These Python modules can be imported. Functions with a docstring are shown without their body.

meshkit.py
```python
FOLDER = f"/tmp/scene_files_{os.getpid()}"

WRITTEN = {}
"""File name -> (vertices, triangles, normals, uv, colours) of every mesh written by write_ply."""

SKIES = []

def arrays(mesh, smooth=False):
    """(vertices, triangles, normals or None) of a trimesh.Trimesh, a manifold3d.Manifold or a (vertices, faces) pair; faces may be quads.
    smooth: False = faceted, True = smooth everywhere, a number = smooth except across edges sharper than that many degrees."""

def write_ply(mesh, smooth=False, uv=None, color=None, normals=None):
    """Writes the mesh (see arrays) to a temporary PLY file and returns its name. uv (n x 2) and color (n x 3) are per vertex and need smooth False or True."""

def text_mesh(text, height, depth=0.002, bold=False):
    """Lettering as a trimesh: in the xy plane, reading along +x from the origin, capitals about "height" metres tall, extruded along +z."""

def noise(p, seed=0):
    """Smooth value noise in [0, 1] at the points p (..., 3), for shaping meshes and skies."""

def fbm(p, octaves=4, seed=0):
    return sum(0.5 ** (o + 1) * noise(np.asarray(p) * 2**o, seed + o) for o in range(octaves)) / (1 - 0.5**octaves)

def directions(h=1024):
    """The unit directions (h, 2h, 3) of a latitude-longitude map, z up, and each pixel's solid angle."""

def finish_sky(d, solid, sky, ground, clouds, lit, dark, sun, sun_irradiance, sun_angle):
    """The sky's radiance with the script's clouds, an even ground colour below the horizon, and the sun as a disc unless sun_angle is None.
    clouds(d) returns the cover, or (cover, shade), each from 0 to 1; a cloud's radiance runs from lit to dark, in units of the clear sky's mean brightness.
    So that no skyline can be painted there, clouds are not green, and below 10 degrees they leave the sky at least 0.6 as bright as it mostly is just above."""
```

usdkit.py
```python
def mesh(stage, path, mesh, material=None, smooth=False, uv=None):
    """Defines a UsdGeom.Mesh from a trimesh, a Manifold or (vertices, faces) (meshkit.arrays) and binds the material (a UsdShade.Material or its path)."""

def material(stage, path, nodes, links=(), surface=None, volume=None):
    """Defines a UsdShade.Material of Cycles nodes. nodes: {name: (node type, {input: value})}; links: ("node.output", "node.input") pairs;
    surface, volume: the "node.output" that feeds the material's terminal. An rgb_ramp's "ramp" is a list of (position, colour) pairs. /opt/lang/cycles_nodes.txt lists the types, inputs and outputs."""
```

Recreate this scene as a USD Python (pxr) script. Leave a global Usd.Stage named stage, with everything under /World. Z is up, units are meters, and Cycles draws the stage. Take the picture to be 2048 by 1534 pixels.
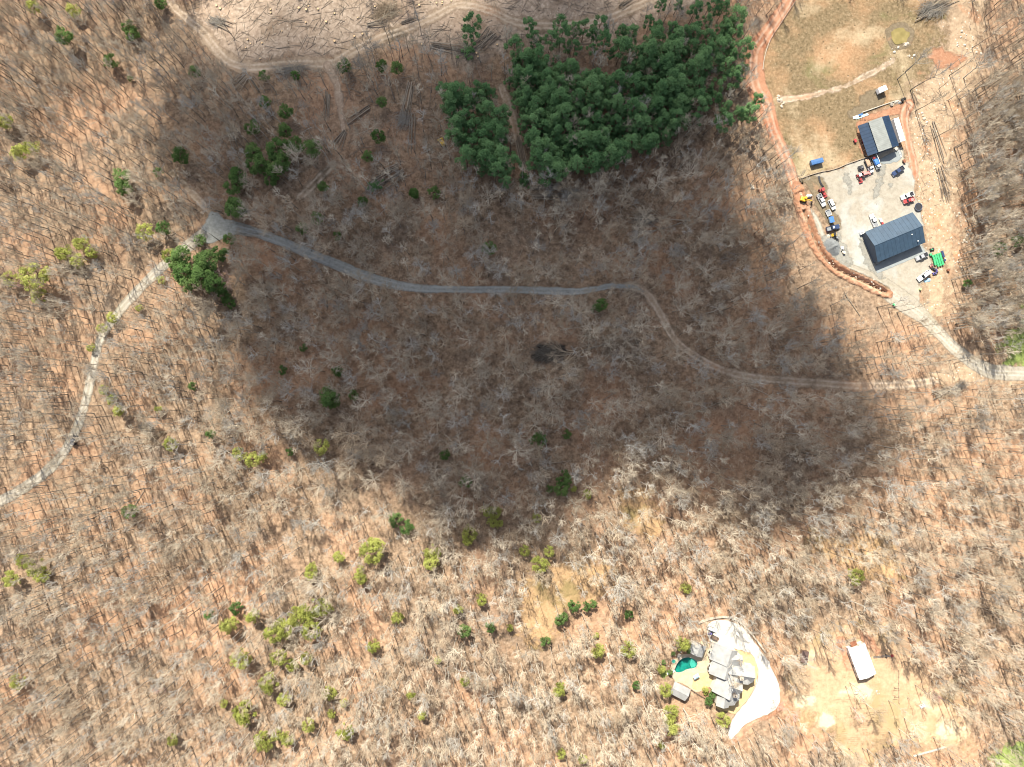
import math, random, numpy as np, trimesh, shapely, usdkit, meshkit
import manifold3d as m3
from shapely.geometry import Polygon, LineString, Point
from pxr import Usd, UsdGeom, UsdLux, UsdShade, Sdf, Gf, Vt

# ------------------------------------------------------------------ stage, camera, sky, sun, exposure
stage = Usd.Stage.CreateInMemory()
UsdGeom.SetStageUpAxis(stage, 'Z'); UsdGeom.SetStageMetersPerUnit(stage, 1.0)
UsdGeom.Xform.Define(stage, '/World'); UsdGeom.Scope.Define(stage, '/World/Looks')
HC = 283.0                                   # the drone's height above the ground, metres
FPX = 24.0 / 36.0 * 2048                     # focal length in pixels of the 2048 px photograph
NADIR = (985.0, 800.0)                       # the pixel straight below the drone
nc = np.array([(NADIR[0] - 1024) / FPX, -(NADIR[1] - 767) / FPX, -1.0]); nc /= np.linalg.norm(nc)
b_ = np.array([0, 0, -1.0]); k_ = np.cross(nc, b_); c_ = nc @ b_
K_ = np.array([[0, -k_[2], k_[1]], [k_[2], 0, -k_[0]], [-k_[1], k_[0], 0]])
RC = np.eye(3) + K_ + K_ @ K_ / (1 + c_)
cam = UsdGeom.Camera.Define(stage, '/World/camera')
M = np.eye(4); M[:3, :3] = RC.T; M[3, :3] = (0, 0, HC)
cam.AddTransformOp().Set(Gf.Matrix4d(*M.ravel().tolist()))
cam.CreateHorizontalApertureAttr(36.0); cam.CreateVerticalApertureAttr(36.0 * 767 / 1024)
cam.CreateFocalLengthAttr(24.0); cam.CreateClippingRangeAttr(Gf.Vec2f(1.0, 20000.0))
EXPOSURE = 1.18
cam.CreateExposureAttr(EXPOSURE)
SUN_EL = math.radians(47.0); SUN_H = np.array([-0.33, 0.944]); SUN_H /= np.linalg.norm(SUN_H)
SDIR = np.array([SUN_H[0] * math.cos(SUN_EL), SUN_H[1] * math.cos(SUN_EL), math.sin(SUN_EL)])
sky = UsdLux.DomeLight.Define(stage, '/World/sky')
sky_mat = usdkit.material(stage, '/World/Looks/sky_material', {
    'sky': ('sky_texture', {'sky_type': 'single_scattering', 'sun_disc': False, 'sun_elevation': SUN_EL,
                            'sun_rotation': math.atan2(SDIR[0], SDIR[1]), 'altitude': 300.0, 'air_density': 1.0, 'aerosol_density': 2.0}),
    # a fair weather sky: thin bright clouds from noise over the blue
    'tc': ('texture_coordinate', {}), 'n': ('noise_texture', {'scale': 2.6, 'detail': 6.0, 'roughness': 0.6}), 'cm': ('map_range', {'from_min': 0.38, 'from_max': 0.58, 'to_min': 0.15, 'to_max': 0.75, 'clamp': True}), 'bw': ('rgb_to_bw', {}), 'k': ('math', {'math_type': 'multiply', 'value2': 1.3}), 'cc': ('combine_color', {}), 'x': ('mix', {'mix_type': 'mix'}),
    'bg': ('background_shader', {'strength': 0.092})}, [('tc.generated', 'n.vector'), ('n.fac', 'cm.value'), ('sky.color', 'bw.color'), ('bw.val', 'k.value1'), ('k.value', 'cc.r'), ('k.value', 'cc.g'), ('k.value', 'cc.b'), ('cm.result', 'x.fac'), ('sky.color', 'x.color1'), ('cc.color', 'x.color2'), ('x.color', 'bg.color')], surface='bg.background')
UsdShade.MaterialBindingAPI.Apply(sky.GetPrim()).Bind(sky_mat)
sky.GetPrim().SetCustomDataByKey('kind', 'structure')
sun = UsdLux.DistantLight.Define(stage, '/World/sun')
sun.CreateNormalizeAttr(True); sun.CreateIntensityAttr(1.2); sun.CreateAngleAttr(0.53); sun.CreateColorAttr(Gf.Vec3f(1.0, 0.935, 0.80))
zx = np.cross([0, 1, 0], SDIR); zx /= np.linalg.norm(zx); zy = np.cross(SDIR, zx)
S = np.eye(4); S[0, :3] = zx; S[1, :3] = zy; S[2, :3] = SDIR
sun.AddTransformOp().Set(Gf.Matrix4d(*S.ravel().tolist()))

# ------------------------------------------------------------------ where a pixel of the photograph lies on the ground
rng = np.random.default_rng(7)
def ray(u, v):
    c = np.stack(np.broadcast_arrays((np.asarray(u, float) - 1024) / FPX, -(np.asarray(v, float) - 767) / FPX, -1.0), -1)
    return c @ RC.T
def Pz(u, v, z):
    w = ray(u, v); t = (HC - np.asarray(z)) / (-w[..., 2])
    return w[..., :2] * t[..., None]
PADS = [(1730, 260, 190, 330), (1430, 1340, 190, 150), (1740, 1330, 120, 120), (1800, 560, 130, 130)]
PADW = [(*Pz(a, b, 0), c * HC / FPX, d * HC / FPX) for a, b, c, d in PADS]
def hz(x, y):
    x, y = np.asarray(x, float), np.asarray(y, float)
    h = 2.6 * np.sin(x / 31 + 0.6 * np.sin(y / 47)) * np.sin(y / 39 + 0.7) + 1.9 * np.sin(x / 17 - y / 23 + 1.3) * np.cos(y / 29 - x / 71) + 0.35 * np.sin(x / 6.1 + y / 9.3) * np.sin(y / 7.2 - x / 13)
    k = np.ones_like(h)
    for cx, cy, rx, ry in PADW:
        d = np.sqrt(((x - cx) / rx) ** 2 + ((y - cy) / ry) ** 2)
        s = np.clip((d - 0.85) / 0.5, 0, 1); k = np.minimum(k, s * s * (3 - 2 * s))
    return h * k
def P(u, v, up=0.0):
    """The point of the ground (or UP metres above it) seen at pixel (u, v)."""
    z = np.zeros(np.broadcast(np.asarray(u, float), np.asarray(v, float)).shape) + up
    for _ in range(6):
        p = Pz(u, v, z); z = hz(p[..., 0], p[..., 1]) + up
    return np.concatenate([p, z[..., None]], -1)
PX = HC / FPX                                # metres per photograph pixel on the ground

# ------------------------------------------------------------------ scene tree helpers
used = {}
def path_for(parent, name):
    base = f'{parent}/{name}'; n = used.get(base, -1) + 1; used[base] = n
    return base if n == 0 else f'{base}_{n:03d}'
def data(prim, label=None, cat=None, group=None, kind=None):
    for k, v in (('label', label), ('category', cat), ('group', group), ('kind', kind)):
        if v: prim.SetCustomDataByKey(k, v)
    return prim
def mat4(loc=(0, 0, 0), rot=0.0, s=1.0, tilt=(0, 0)):
    c, n = math.cos(rot), math.sin(rot); s = np.broadcast_to(np.asarray(s, float), (3,))
    m = np.eye(4); A = np.array([[c, -n, 0], [n, c, 0], [0, 0, 1.0]])
    if tilt[0] or tilt[1]:
        tx, ty = tilt
        A = np.array([[1, 0, 0], [0, math.cos(tx), -math.sin(tx)], [0, math.sin(tx), math.cos(tx)]]) @ np.array([[math.cos(ty), 0, math.sin(ty)], [0, 1, 0], [-math.sin(ty), 0, math.cos(ty)]]) @ A
    m[:3, :3] = (A * s).T; m[3, :3] = loc
    return m
def thing(name, label, cat, m=None, group=None, parent='/World'):
    x = UsdGeom.Xform.Define(stage, path_for(parent, name))
    if m is not None: x.AddTransformOp().Set(Gf.Matrix4d(*np.asarray(m).ravel().tolist()))
    data(x.GetPrim(), label, cat, group); return str(x.GetPath())
def part(parent, name, mesh, mat, smooth=False, label=None):
    p = usdkit.mesh(stage, path_for(parent, name), mesh, mat, smooth=smooth)
    if label: data(p.GetPrim(), label)
    return str(p.GetPath())
def solo(name, mesh, mat, label, cat, group=None, kind=None, smooth=False):
    p = usdkit.mesh(stage, path_for('/World', name), mesh, mat, smooth=smooth); data(p.GetPrim(), label, cat, group, kind); return p
def kind_class(name):
    p = stage.CreateClassPrim(f'/World/{name}'); return str(p.GetPath())
def copy(name, label, cat, src, m, group=None):
    x = UsdGeom.Xform.Define(stage, path_for('/World', name)); p = x.GetPrim()
    p.GetReferences().AddInternalReference(src); p.SetInstanceable(True)
    x.AddTransformOp().Set(Gf.Matrix4d(*np.asarray(m).ravel().tolist()))
    data(p, label, cat, group); return p
def scatter(name, label, srcs, locs, rots, scales, which, cat=None):
    pi = UsdGeom.PointInstancer.Define(stage, path_for('/World', name)); base = str(pi.GetPath()); tg = []
    for i, s in enumerate(srcs):
        q = UsdGeom.Xform.Define(stage, f'{base}/kind_{i + 1:03d}'); q.GetPrim().GetReferences().AddInternalReference(s); tg.append(q.GetPath())
    pi.CreatePrototypesRel().SetTargets(tg)
    pi.CreatePositionsAttr(Vt.Vec3fArray.FromNumpy(np.asarray(locs, np.float32)))
    q = np.zeros((len(locs), 4), np.float32); q[:, 0] = np.cos(np.asarray(rots) / 2); q[:, 3] = np.sin(np.asarray(rots) / 2)
    pi.CreateOrientationsAttr(Vt.QuathArray([Gf.Quath(float(a[0]), 0, 0, float(a[3])) for a in q]))
    sc = np.asarray(scales, np.float32); sc = np.repeat(sc[:, None], 3, 1) if sc.ndim == 1 else sc
    pi.CreateScalesAttr(Vt.Vec3fArray.FromNumpy(sc)); pi.CreateProtoIndicesAttr(Vt.IntArray.FromNumpy(np.asarray(which, np.int32)))
    data(pi.GetPrim(), label, cat, None, 'stuff'); return pi

# ------------------------------------------------------------------ mesh helpers
class MB:
    def __init__(s): s.v, s.f, s.n = [], [], 0
    def add(s, v, f=None):
        if f is None: v, f = np.asarray(v.vertices), np.asarray(v.faces)
        s.v.append(np.asarray(v, float)); s.f.append(np.asarray(f) + s.n); s.n += len(v); return s
    def out(s): return np.vstack(s.v), np.vstack(s.f)
def tube(pts, rad, n=3):
    p = np.asarray(pts, float); k = len(p); t = np.gradient(p, axis=0); t /= np.linalg.norm(t, axis=1, keepdims=True) + 1e-9
    ref = np.array([0, 0, 1.0]) if abs(t[:, 2]).mean() < 0.8 else np.array([1.0, 0.2, 0])
    a = np.cross(t, ref); a /= np.linalg.norm(a, axis=1, keepdims=True) + 1e-9; b = np.cross(t, a)
    an = np.arange(n) * 2 * np.pi / n; r = np.broadcast_to(np.asarray(rad, float), (k,))
    v = p[:, None] + r[:, None, None] * (np.cos(an)[None, :, None] * a[:, None] + np.sin(an)[None, :, None] * b[:, None])
    i, j = np.meshgrid(np.arange(k - 1), np.arange(n), indexing='ij'); j2 = (j + 1) % n
    q = np.stack([i * n + j, i * n + j2, (i + 1) * n + j2, (i + 1) * n + j], -1).reshape(-1, 4)
    return v.reshape(-1, 3), np.vstack([q[:, [0, 1, 2]], q[:, [0, 2, 3]]])
def ctube(pts, rad, n=8):
    """A tube with closed ends."""
    v, f = tube(pts, rad, n); k = len(pts)
    v = np.vstack([v, pts[0], pts[-1]]); a, b = len(v) - 2, len(v) - 1
    e = [[a, (j + 1) % n, j] for j in range(n)] + [[b, (k - 1) * n + j, (k - 1) * n + (j + 1) % n] for j in range(n)]
    return v, np.vstack([f, e])
def box(x0, x1, y0, y1, z0, z1, bev=0.0):
    if bev > 0:
        b = min(bev, (x1 - x0) / 2.5, (y1 - y0) / 2.5, (z1 - z0) / 2.5)
        pts = np.array([(x, y, z) for X in ((x0, x1),) for x in () for y in () for z in ()]).reshape(-1, 3)
        q = []
        for sx in (0, 1):
            for sy in (0, 1):
                for sz in (0, 1):
                    X, Y, Z = (x0, x1)[sx], (y0, y1)[sy], (z0, z1)[sz]; dx, dy, dz = (b, -b)[sx], (b, -b)[sy], (b, -b)[sz]
                    q += [(X, Y + dy, Z + dz), (X + dx, Y, Z + dz), (X + dx, Y + dy, Z)]
        h = trimesh.convex.convex_hull(np.array(q)); return np.array(h.vertices), np.array(h.faces)
    m = trimesh.creation.box(bounds=[[x0, y0, z0], [x1, y1, z1]]); return np.array(m.vertices), np.array(m.faces)
def hull(pts):
    h = trimesh.convex.convex_hull(np.asarray(pts, float)); return np.array(h.vertices), np.array(h.faces)
def cyl(p0, p1, r, n=12): return ctube([p0, p1], [r, r], n)
def join(*ms):
    b = MB()
    for m in ms: b.add(*m)
    return b.out()
def xf(m, M4):
    v, f = m; return np.asarray(v) @ M4[:3, :3] + M4[3, :3], f

# ------------------------------------------------------------------ materials
_mats = {}
def paint(name, col, rough=0.5, metal=0.0, var=0.12, scale=1.5, coat=0.0, spec=0.5):
    """Plain painted, metal or plastic surface with faint uneven wear."""
    if name in _mats: return _mats[name]
    c = np.array(col)
    _mats[name] = usdkit.material(stage, f'/World/Looks/{name}', {
        'g': ('texture_coordinate', {}), 'n': ('noise_texture', {'scale': scale, 'detail': 5.0, 'roughness': 0.65}),
        'r': ('rgb_ramp', {'ramp': [(0.3, tuple(c * (1 - var))), (0.7, tuple(np.minimum(c * (1 + var), 0.95)))]}),
        'p': ('principled_bsdf', {'roughness': rough, 'metallic': metal, 'coat_weight': coat, 'coat_roughness': 0.1, 'specular_ior_level': spec})},
        [('g.object', 'n.vector'), ('n.fac', 'r.fac'), ('r.color', 'p.base_color')], surface='p.BSDF')
    return _mats[name]
def bark(name, lo, hi):
    if name in _mats: return _mats[name]
    _mats[name] = usdkit.material(stage, f'/World/Looks/{name}', {
        'g': ('texture_coordinate', {}), 'n': ('noise_texture', {'scale': 1.1, 'detail': 3.0}), 'o': ('object_info', {}),
        'm': ('math', {'math_type': 'multiply_add', 'value2': 0.55}), 'mm': ('math', {'math_type': 'multiply', 'value2': 0.45}),
        'r': ('rgb_ramp', {'ramp': [(0.15, lo), (0.85, hi)]}), 'p': ('diffuse_bsdf', {'roughness': 0.8})},
        [('g.object', 'n.vector'), ('n.fac', 'm.value1'), ('o.random', 'mm.value1'), ('mm.value', 'm.value3'), ('m.value', 'r.fac'), ('r.color', 'p.color')], surface='p.BSDF')
    return _mats[name]
def leaf(name, lo, hi, trans=0.3):
    if name in _mats: return _mats[name]
    _mats[name] = usdkit.material(stage, f'/World/Looks/{name}', {
        'g': ('geometry', {}), 'o': ('object_info', {}), 'm': ('math', {'math_type': 'multiply_add', 'value2': 0.6}), 'mm': ('math', {'math_type': 'multiply', 'value2': 0.4}),
        'r': ('rgb_ramp', {'ramp': [(0.0, lo), (1.0, hi)]}), 'd': ('diffuse_bsdf', {}), 't': ('translucent_bsdf', {}), 'x': ('mix_closure', {'fac': trans})},
        [('g.random_per_island', 'm.value1'), ('o.random', 'mm.value1'), ('mm.value', 'm.value3'), ('m.value', 'r.fac'), ('r.color', 'd.color'), ('r.color', 't.color'), ('d.BSDF', 'x.closure1'), ('t.BSDF', 'x.closure2')], surface='x.closure')
    return _mats[name]
def soil(name, ramp, patch=None, scale=0.7, pscale=0.03, prange=(0.45, 0.62), speck=None, bump=0.25, edge=False, edge_noise=0.9, tracks=None, rough=0.95, stretch=None, detail=9.0):
    """Loose ground: a fine ramp of tones, broader patches of another ramp, specks, ragged edges where EDGE fades out, wheel tracks where ROADD measures from the middle of a road."""
    N = {'g': ('geometry', {}), 'n': ('noise_texture', {'scale': scale, 'detail': detail, 'roughness': 0.77}), 'r': ('rgb_ramp', {'ramp': ramp}),
         'p': ('principled_bsdf', {'roughness': rough, 'specular_ior_level': 0.15, 'diffuse_roughness': 0.6}), 'b': ('bump', {'strength': bump, 'distance': 0.5})}
    L = [('g.position', 'n.vector'), ('n.fac', 'r.fac'), ('n.fac', 'b.height'), ('b.normal', 'p.normal')]
    if stretch:
        N['mp'] = ('mapping', {'rotation': (0, 0, stretch[0]), 'scale': (1, stretch[1], 1)}); L[0] = ('mp.vector', 'n.vector'); L.append(('g.position', 'mp.vector'))
    col = 'r.color'
    for i, (pr, ps, rg) in enumerate(patch or []):
        N[f'pn{i}'] = ('noise_texture', {'scale': ps, 'detail': 6.0, 'roughness': 0.62, 'distortion': 0.4}); N[f'pm{i}'] = ('map_range', {'from_min': rg[0], 'from_max': rg[1], 'clamp': True})
        N[f'pr{i}'] = ('rgb_ramp', {'ramp': pr}); N[f'px{i}'] = ('mix', {'mix_type': 'mix'}); N[f'pv{i}'] = ('mapping', {'location': (37.0 * i + 11, 91.0 * i, 5.0 * i)})
        L += [('g.position', f'pv{i}.vector'), (f'pv{i}.vector', f'pn{i}.vector'), (f'pn{i}.fac', f'pm{i}.value'), ('n.fac', f'pr{i}.fac'), (f'pm{i}.result', f'px{i}.fac'), (col, f'px{i}.color1'), (f'pr{i}.color', f'px{i}.color2')]
        col = f'px{i}.color'
    for i, (sc, thr, c, amt) in enumerate(speck or []):
        N[f'sv{i}'] = ('voronoi_texture', {'scale': sc, 'randomness': 1.0}); N[f'sl{i}'] = ('map_range', {'from_min': thr, 'from_max': thr * 0.6, 'to_min': 0.0, 'to_max': amt, 'clamp': True}); N[f'sx{i}'] = ('mix', {'mix_type': 'mix', 'color2': c})
        L += [('g.position', f'sv{i}.vector'), (f'sv{i}.distance', f'sl{i}.value'), (f'sl{i}.result', f'sx{i}.fac'), (col, f'sx{i}.color1')]; col = f'sx{i}.color'
    if tracks:
        c, off, wid, amt = tracks
        N |= {'ra': ('attribute', {'attribute': 'roadd'}), 'rs': ('math', {'math_type': 'subtract', 'value2': off}), 'rb': ('math', {'math_type': 'absolute'}), 'rn': ('noise_texture', {'scale': 0.35, 'detail': 6.0, 'roughness': 0.7}),
              'rm': ('map_range', {'from_min': wid, 'from_max': wid * 0.2, 'to_min': 0.0, 'to_max': 1.0, 'clamp': True}), 'rq': ('map_range', {'from_min': 0.35, 'from_max': 0.65, 'to_min': 0.1, 'to_max': amt, 'clamp': True}),
              'rz': ('math', {'math_type': 'multiply'}), 'rx': ('mix', {'mix_type': 'mix', 'color2': c})}
        L += [('ra.fac', 'rs.value1'), ('rs.value', 'rb.value1'), ('rb.value', 'rm.value'), ('g.position', 'rn.vector'), ('rn.fac', 'rq.value'), ('rm.result', 'rz.value1'), ('rq.result', 'rz.value2'), ('rz.value', 'rx.fac'), (col, 'rx.color1')]; col = 'rx.color'
    L.append((col, 'p.base_color')); surf = 'p.BSDF'
    if edge:
        N |= {'ea': ('attribute', {'attribute': 'edge'}), 'en': ('noise_texture', {'scale': 0.22, 'detail': 8.0, 'roughness': 0.72}), 'es': ('math', {'math_type': 'multiply_add', 'value2': 2.6 * edge_noise, 'value3': -1.3 * edge_noise}),
              'ed': ('math', {'math_type': 'add'}), 'em': ('map_range', {'from_min': -0.28, 'from_max': 0.28, 'clamp': True}), 't': ('transparent_bsdf', {'color': (1, 1, 1)}), 'x': ('mix_closure', {})}
        L += [('g.position', 'en.vector'), ('en.fac', 'es.value1'), ('ea.fac', 'ed.value1'), ('es.value', 'ed.value2'), ('ed.value', 'em.value'), ('em.result', 'x.fac'), ('t.BSDF', 'x.closure1'), ('p.BSDF', 'x.closure2')]; surf = 'x.closure'
    return usdkit.material(stage, f'/World/Looks/{name}', N, L, surface=surf)

# ------------------------------------------------------------------ the ground and the sheets that lie on it
def axis_(a, b, step, far):
    core = np.arange(a, b + step, step); out = []; d, x = step, 0.0
    while x < far: d *= 1.35; x += d; out.append(x)
    return np.concatenate([a - np.array(out)[::-1], core, core[-1] + np.array(out)])
def grid_mesh(xs, ys):
    X, Y = np.meshgrid(xs, ys, indexing='ij'); nx, ny = X.shape
    i, j = np.meshgrid(np.arange(nx - 1), np.arange(ny - 1), indexing='ij'); a = i * ny + j
    q = np.stack([a, a + ny, a + ny + 1, a + 1], -1).reshape(-1, 4)
    return X, Y, q
def polyw(pts):
    """A polygon or a line drawn on the photograph, on the ground."""
    a = np.array(pts, float); return P(a[:, 0], a[:, 1])[:, :2]
def smooth_line(pts, step=8.0):
    a = np.array(pts, float); d = np.concatenate([[0], np.cumsum(np.linalg.norm(np.diff(a, axis=0), axis=1))])
    from scipy.interpolate import PchipInterpolator
    t = np.linspace(0, d[-1], max(3, int(d[-1] / step))); return np.stack([PchipInterpolator(d, a[:, k])(t) for k in range(a.shape[1])], 1)
SHEETS = {}
def sheet(name, shape, mat, layer, fade=1.2, step=0.9, center=None, label=None, cat=None, kind='structure', up=0.0, bulge=None):
    """A layer of ground cover: a grid over SHAPE (in metres), with the distance to its outline for the ragged edge."""
    g = shape.buffer(fade); x0, y0, x1, y1 = g.bounds
    xs, ys = np.arange(x0, x1 + step, step), np.arange(y0, y1 + step, step)
    X, Y, q = grid_mesh(xs, ys); x, y = X.ravel(), Y.ravel(); pts = shapely.points(x, y)
    shapely.prepare(g); inside = shapely.contains(g, pts); q = q[inside[q].any(1)]
    keep = np.unique(q); re = np.full(len(x), -1); re[keep] = np.arange(len(keep)); q = re[q]; x, y, pts = x[keep], y[keep], pts[keep]
    sd = shapely.distance(shape.boundary, pts); sd = np.where(shapely.contains(shape, pts), sd, -sd)
    z = hz(x, y) + 0.025 * layer + up
    if bulge is not None: z = z + bulge(x, y, sd)
    m = usdkit.mesh(stage, path_for('/World', name), (np.stack([x, y, z], 1), q), mat, smooth=True)
    pv = UsdGeom.PrimvarsAPI(m)
    pv.CreatePrimvar('edge', Sdf.ValueTypeNames.FloatArray, 'vertex').Set(Vt.FloatArray.FromNumpy(np.clip(sd / fade, -1.2, 2.5).astype(np.float32)))
    if center is not None:
        pv.CreatePrimvar('roadd', Sdf.ValueTypeNames.FloatArray, 'vertex').Set(Vt.FloatArray.FromNumpy(shapely.distance(center, pts).astype(np.float32)))
    data(m.GetPrim(), label, cat, None, kind); SHEETS[name] = shape; return m
def area(pts, jit=0.6, seed=0):
    a = smooth_line(list(pts) + [pts[0]], 6.0)[:-1] if len(pts) > 4 else np.array(pts, float)
    r = np.random.default_rng(seed); return Polygon(polyw(a) + r.normal(0, jit, (len(a), 2))).buffer(0)
def road(pts, widths):
    """(outline, middle line): widths in photograph pixels at each point."""
    a = np.column_stack([np.array(pts, float), np.broadcast_to(np.array(widths, float), (len(pts),))]); s = smooth_line(a, 7.0); w = polyw(s[:, :2]); r = s[:, 2] * PX / 2
    line = LineString(w); parts = [LineString(w[i:i + 2]).buffer((r[i] + r[i + 1]) / 2) for i in range(len(w) - 1)]
    return shapely.union_all(parts), line

# ------------------------------------------------------------------ ground
LITTER = [(0.28, (0.06, 0.042, 0.029)), (0.42, (0.175, 0.121, 0.082)), (0.54, (0.31, 0.22, 0.148)), (0.72, (0.49, 0.365, 0.255))]
m_ground = soil('leaf_litter', LITTER, scale=0.5, patch=[
    ([(0.3, (0.22, 0.125, 0.078)), (0.55, (0.43, 0.265, 0.165)), (0.8, (0.55, 0.375, 0.25))], 0.028, (0.46, 0.66)),
    ([(0.3, (0.10, 0.075, 0.055)), (0.6, (0.26, 0.20, 0.15)), (0.8, (0.42, 0.34, 0.26))], 0.05, (0.55, 0.7))],
    speck=[(0.9, 0.16, (0.50, 0.42, 0.34), 0.7), (0.5, 0.13, (0.05, 0.035, 0.03), 0.7)])
xs, ys = axis_(-235, 235, 1.25, 2500), axis_(-185, 190, 1.25, 2500)
X, Y, q = grid_mesh(xs, ys); far = np.clip((np.maximum(np.abs(X) - 240, np.abs(Y) - 195)) / 200, 0, 1)
Zg = hz(X, Y) * (1 - far); Zg = np.where(far > 0, Zg, Zg)
TRENCH = LineString(polyw([(1601, 388), (1607, 415), (1618, 447), (1630, 478), (1642, 502), (1657, 522), (1676, 538), (1700, 549), (1729, 562), (1752, 573), (1772, 584)]))
near = np.where((np.abs(X) < 240) & (np.abs(Y) < 195)); dtr = np.full(X.shape, 99.0); dtr[near] = shapely.distance(TRENCH, shapely.points(X[near], Y[near]))
Zg -= 1.9 * np.exp(-(dtr / 0.9) ** 2)
POOL = area([(1351, 1333), (1357, 1323), (1366, 1316), (1377, 1314), (1388, 1318), (1395, 1326), (1392, 1334), (1383, 1337), (1374, 1338), (1365, 1343), (1356, 1345), (1349, 1341)], 0.0)
px_, py_ = POOL.centroid.x, POOL.centroid.y
nearp = np.where((np.abs(X - px_) < 30) & (np.abs(Y - py_) < 30)); pin = np.zeros(X.shape, bool); pin[nearp] = shapely.contains_xy(POOL.buffer(1.0), X[nearp], Y[nearp]); Zg[pin] -= 2.6
gm = usdkit.mesh(stage, path_for('/World', 'ground'), (np.stack([X.ravel(), Y.ravel(), Zg.ravel()], 1), q), m_ground, smooth=True)
data(gm.GetPrim(), kind='structure')

m_grass = soil('dry_field_grass', [(0.3, (0.07, 0.052, 0.028)), (0.5, (0.20, 0.148, 0.085)), (0.7, (0.37, 0.28, 0.175))], scale=0.8, edge=True, patch=[
    ([(0.3, (0.26, 0.15, 0.08)), (0.7, (0.48, 0.31, 0.18))], 0.045, (0.45, 0.66)), ([(0.3, (0.13, 0.12, 0.05)), (0.7, (0.22, 0.195, 0.10))], 0.06, (0.55, 0.70)), ([(0.3, (0.32, 0.25, 0.15)), (0.7, (0.56, 0.46, 0.32))], 0.025, (0.52, 0.66))], speck=[(0.35, 0.14, (0.06, 0.05, 0.03), 0.7), (0.8, 0.1, (0.6, 0.52, 0.42), 0.8)])
m_clear = soil('cleared_soil', [(0.28, (0.16, 0.115, 0.08)), (0.48, (0.40, 0.31, 0.235)), (0.68, (0.58, 0.47, 0.37))], scale=0.55, edge=True, patch=[
    ([(0.3, (0.28, 0.20, 0.14)), (0.7, (0.52, 0.39, 0.29))], 0.03, (0.46, 0.62)), ([(0.3, (0.16, 0.11, 0.07)), (0.7, (0.30, 0.21, 0.14))], 0.06, (0.55, 0.7))], speck=[(0.5, 0.15, (0.62, 0.54, 0.44), 0.8), (0.33, 0.13, (0.06, 0.045, 0.035), 0.7)])
m_rip = soil('thin_woods_soil', [(0.25, (0.18, 0.125, 0.08)), (0.5, (0.40, 0.295, 0.20)), (0.75, (0.56, 0.445, 0.325))], scale=0.5, edge=True, edge_noise=1.6, patch=[
    ([(0.3, (0.38, 0.17, 0.08)), (0.7, (0.60, 0.34, 0.20))], 0.05, (0.56, 0.68))], speck=[(0.55, 0.17, (0.70, 0.66, 0.58), 0.9), (0.4, 0.13, (0.07, 0.05, 0.04), 0.6)])
m_yard = soil('pale_gravel', [(0.2, (0.22, 0.195, 0.155)), (0.5, (0.35, 0.315, 0.26)), (0.8, (0.45, 0.415, 0.35))], scale=0.5, bump=0.12, edge=True, patch=[
    ([(0.3, (0.34, 0.355, 0.34)), (0.7, (0.45, 0.465, 0.445))], 0.05, (0.5, 0.66)), ([(0.3, (0.42, 0.34, 0.245)), (0.7, (0.52, 0.44, 0.33))], 0.04, (0.52, 0.68))], speck=[(0.3, 0.09, (0.16, 0.13, 0.10), 0.8)])
m_stain = soil('damp_gravel', [(0.25, (0.17, 0.165, 0.15)), (0.5, (0.27, 0.26, 0.23)), (0.8, (0.38, 0.36, 0.31))], scale=1.0, bump=0.1, edge=True, edge_noise=2.2)
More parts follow.
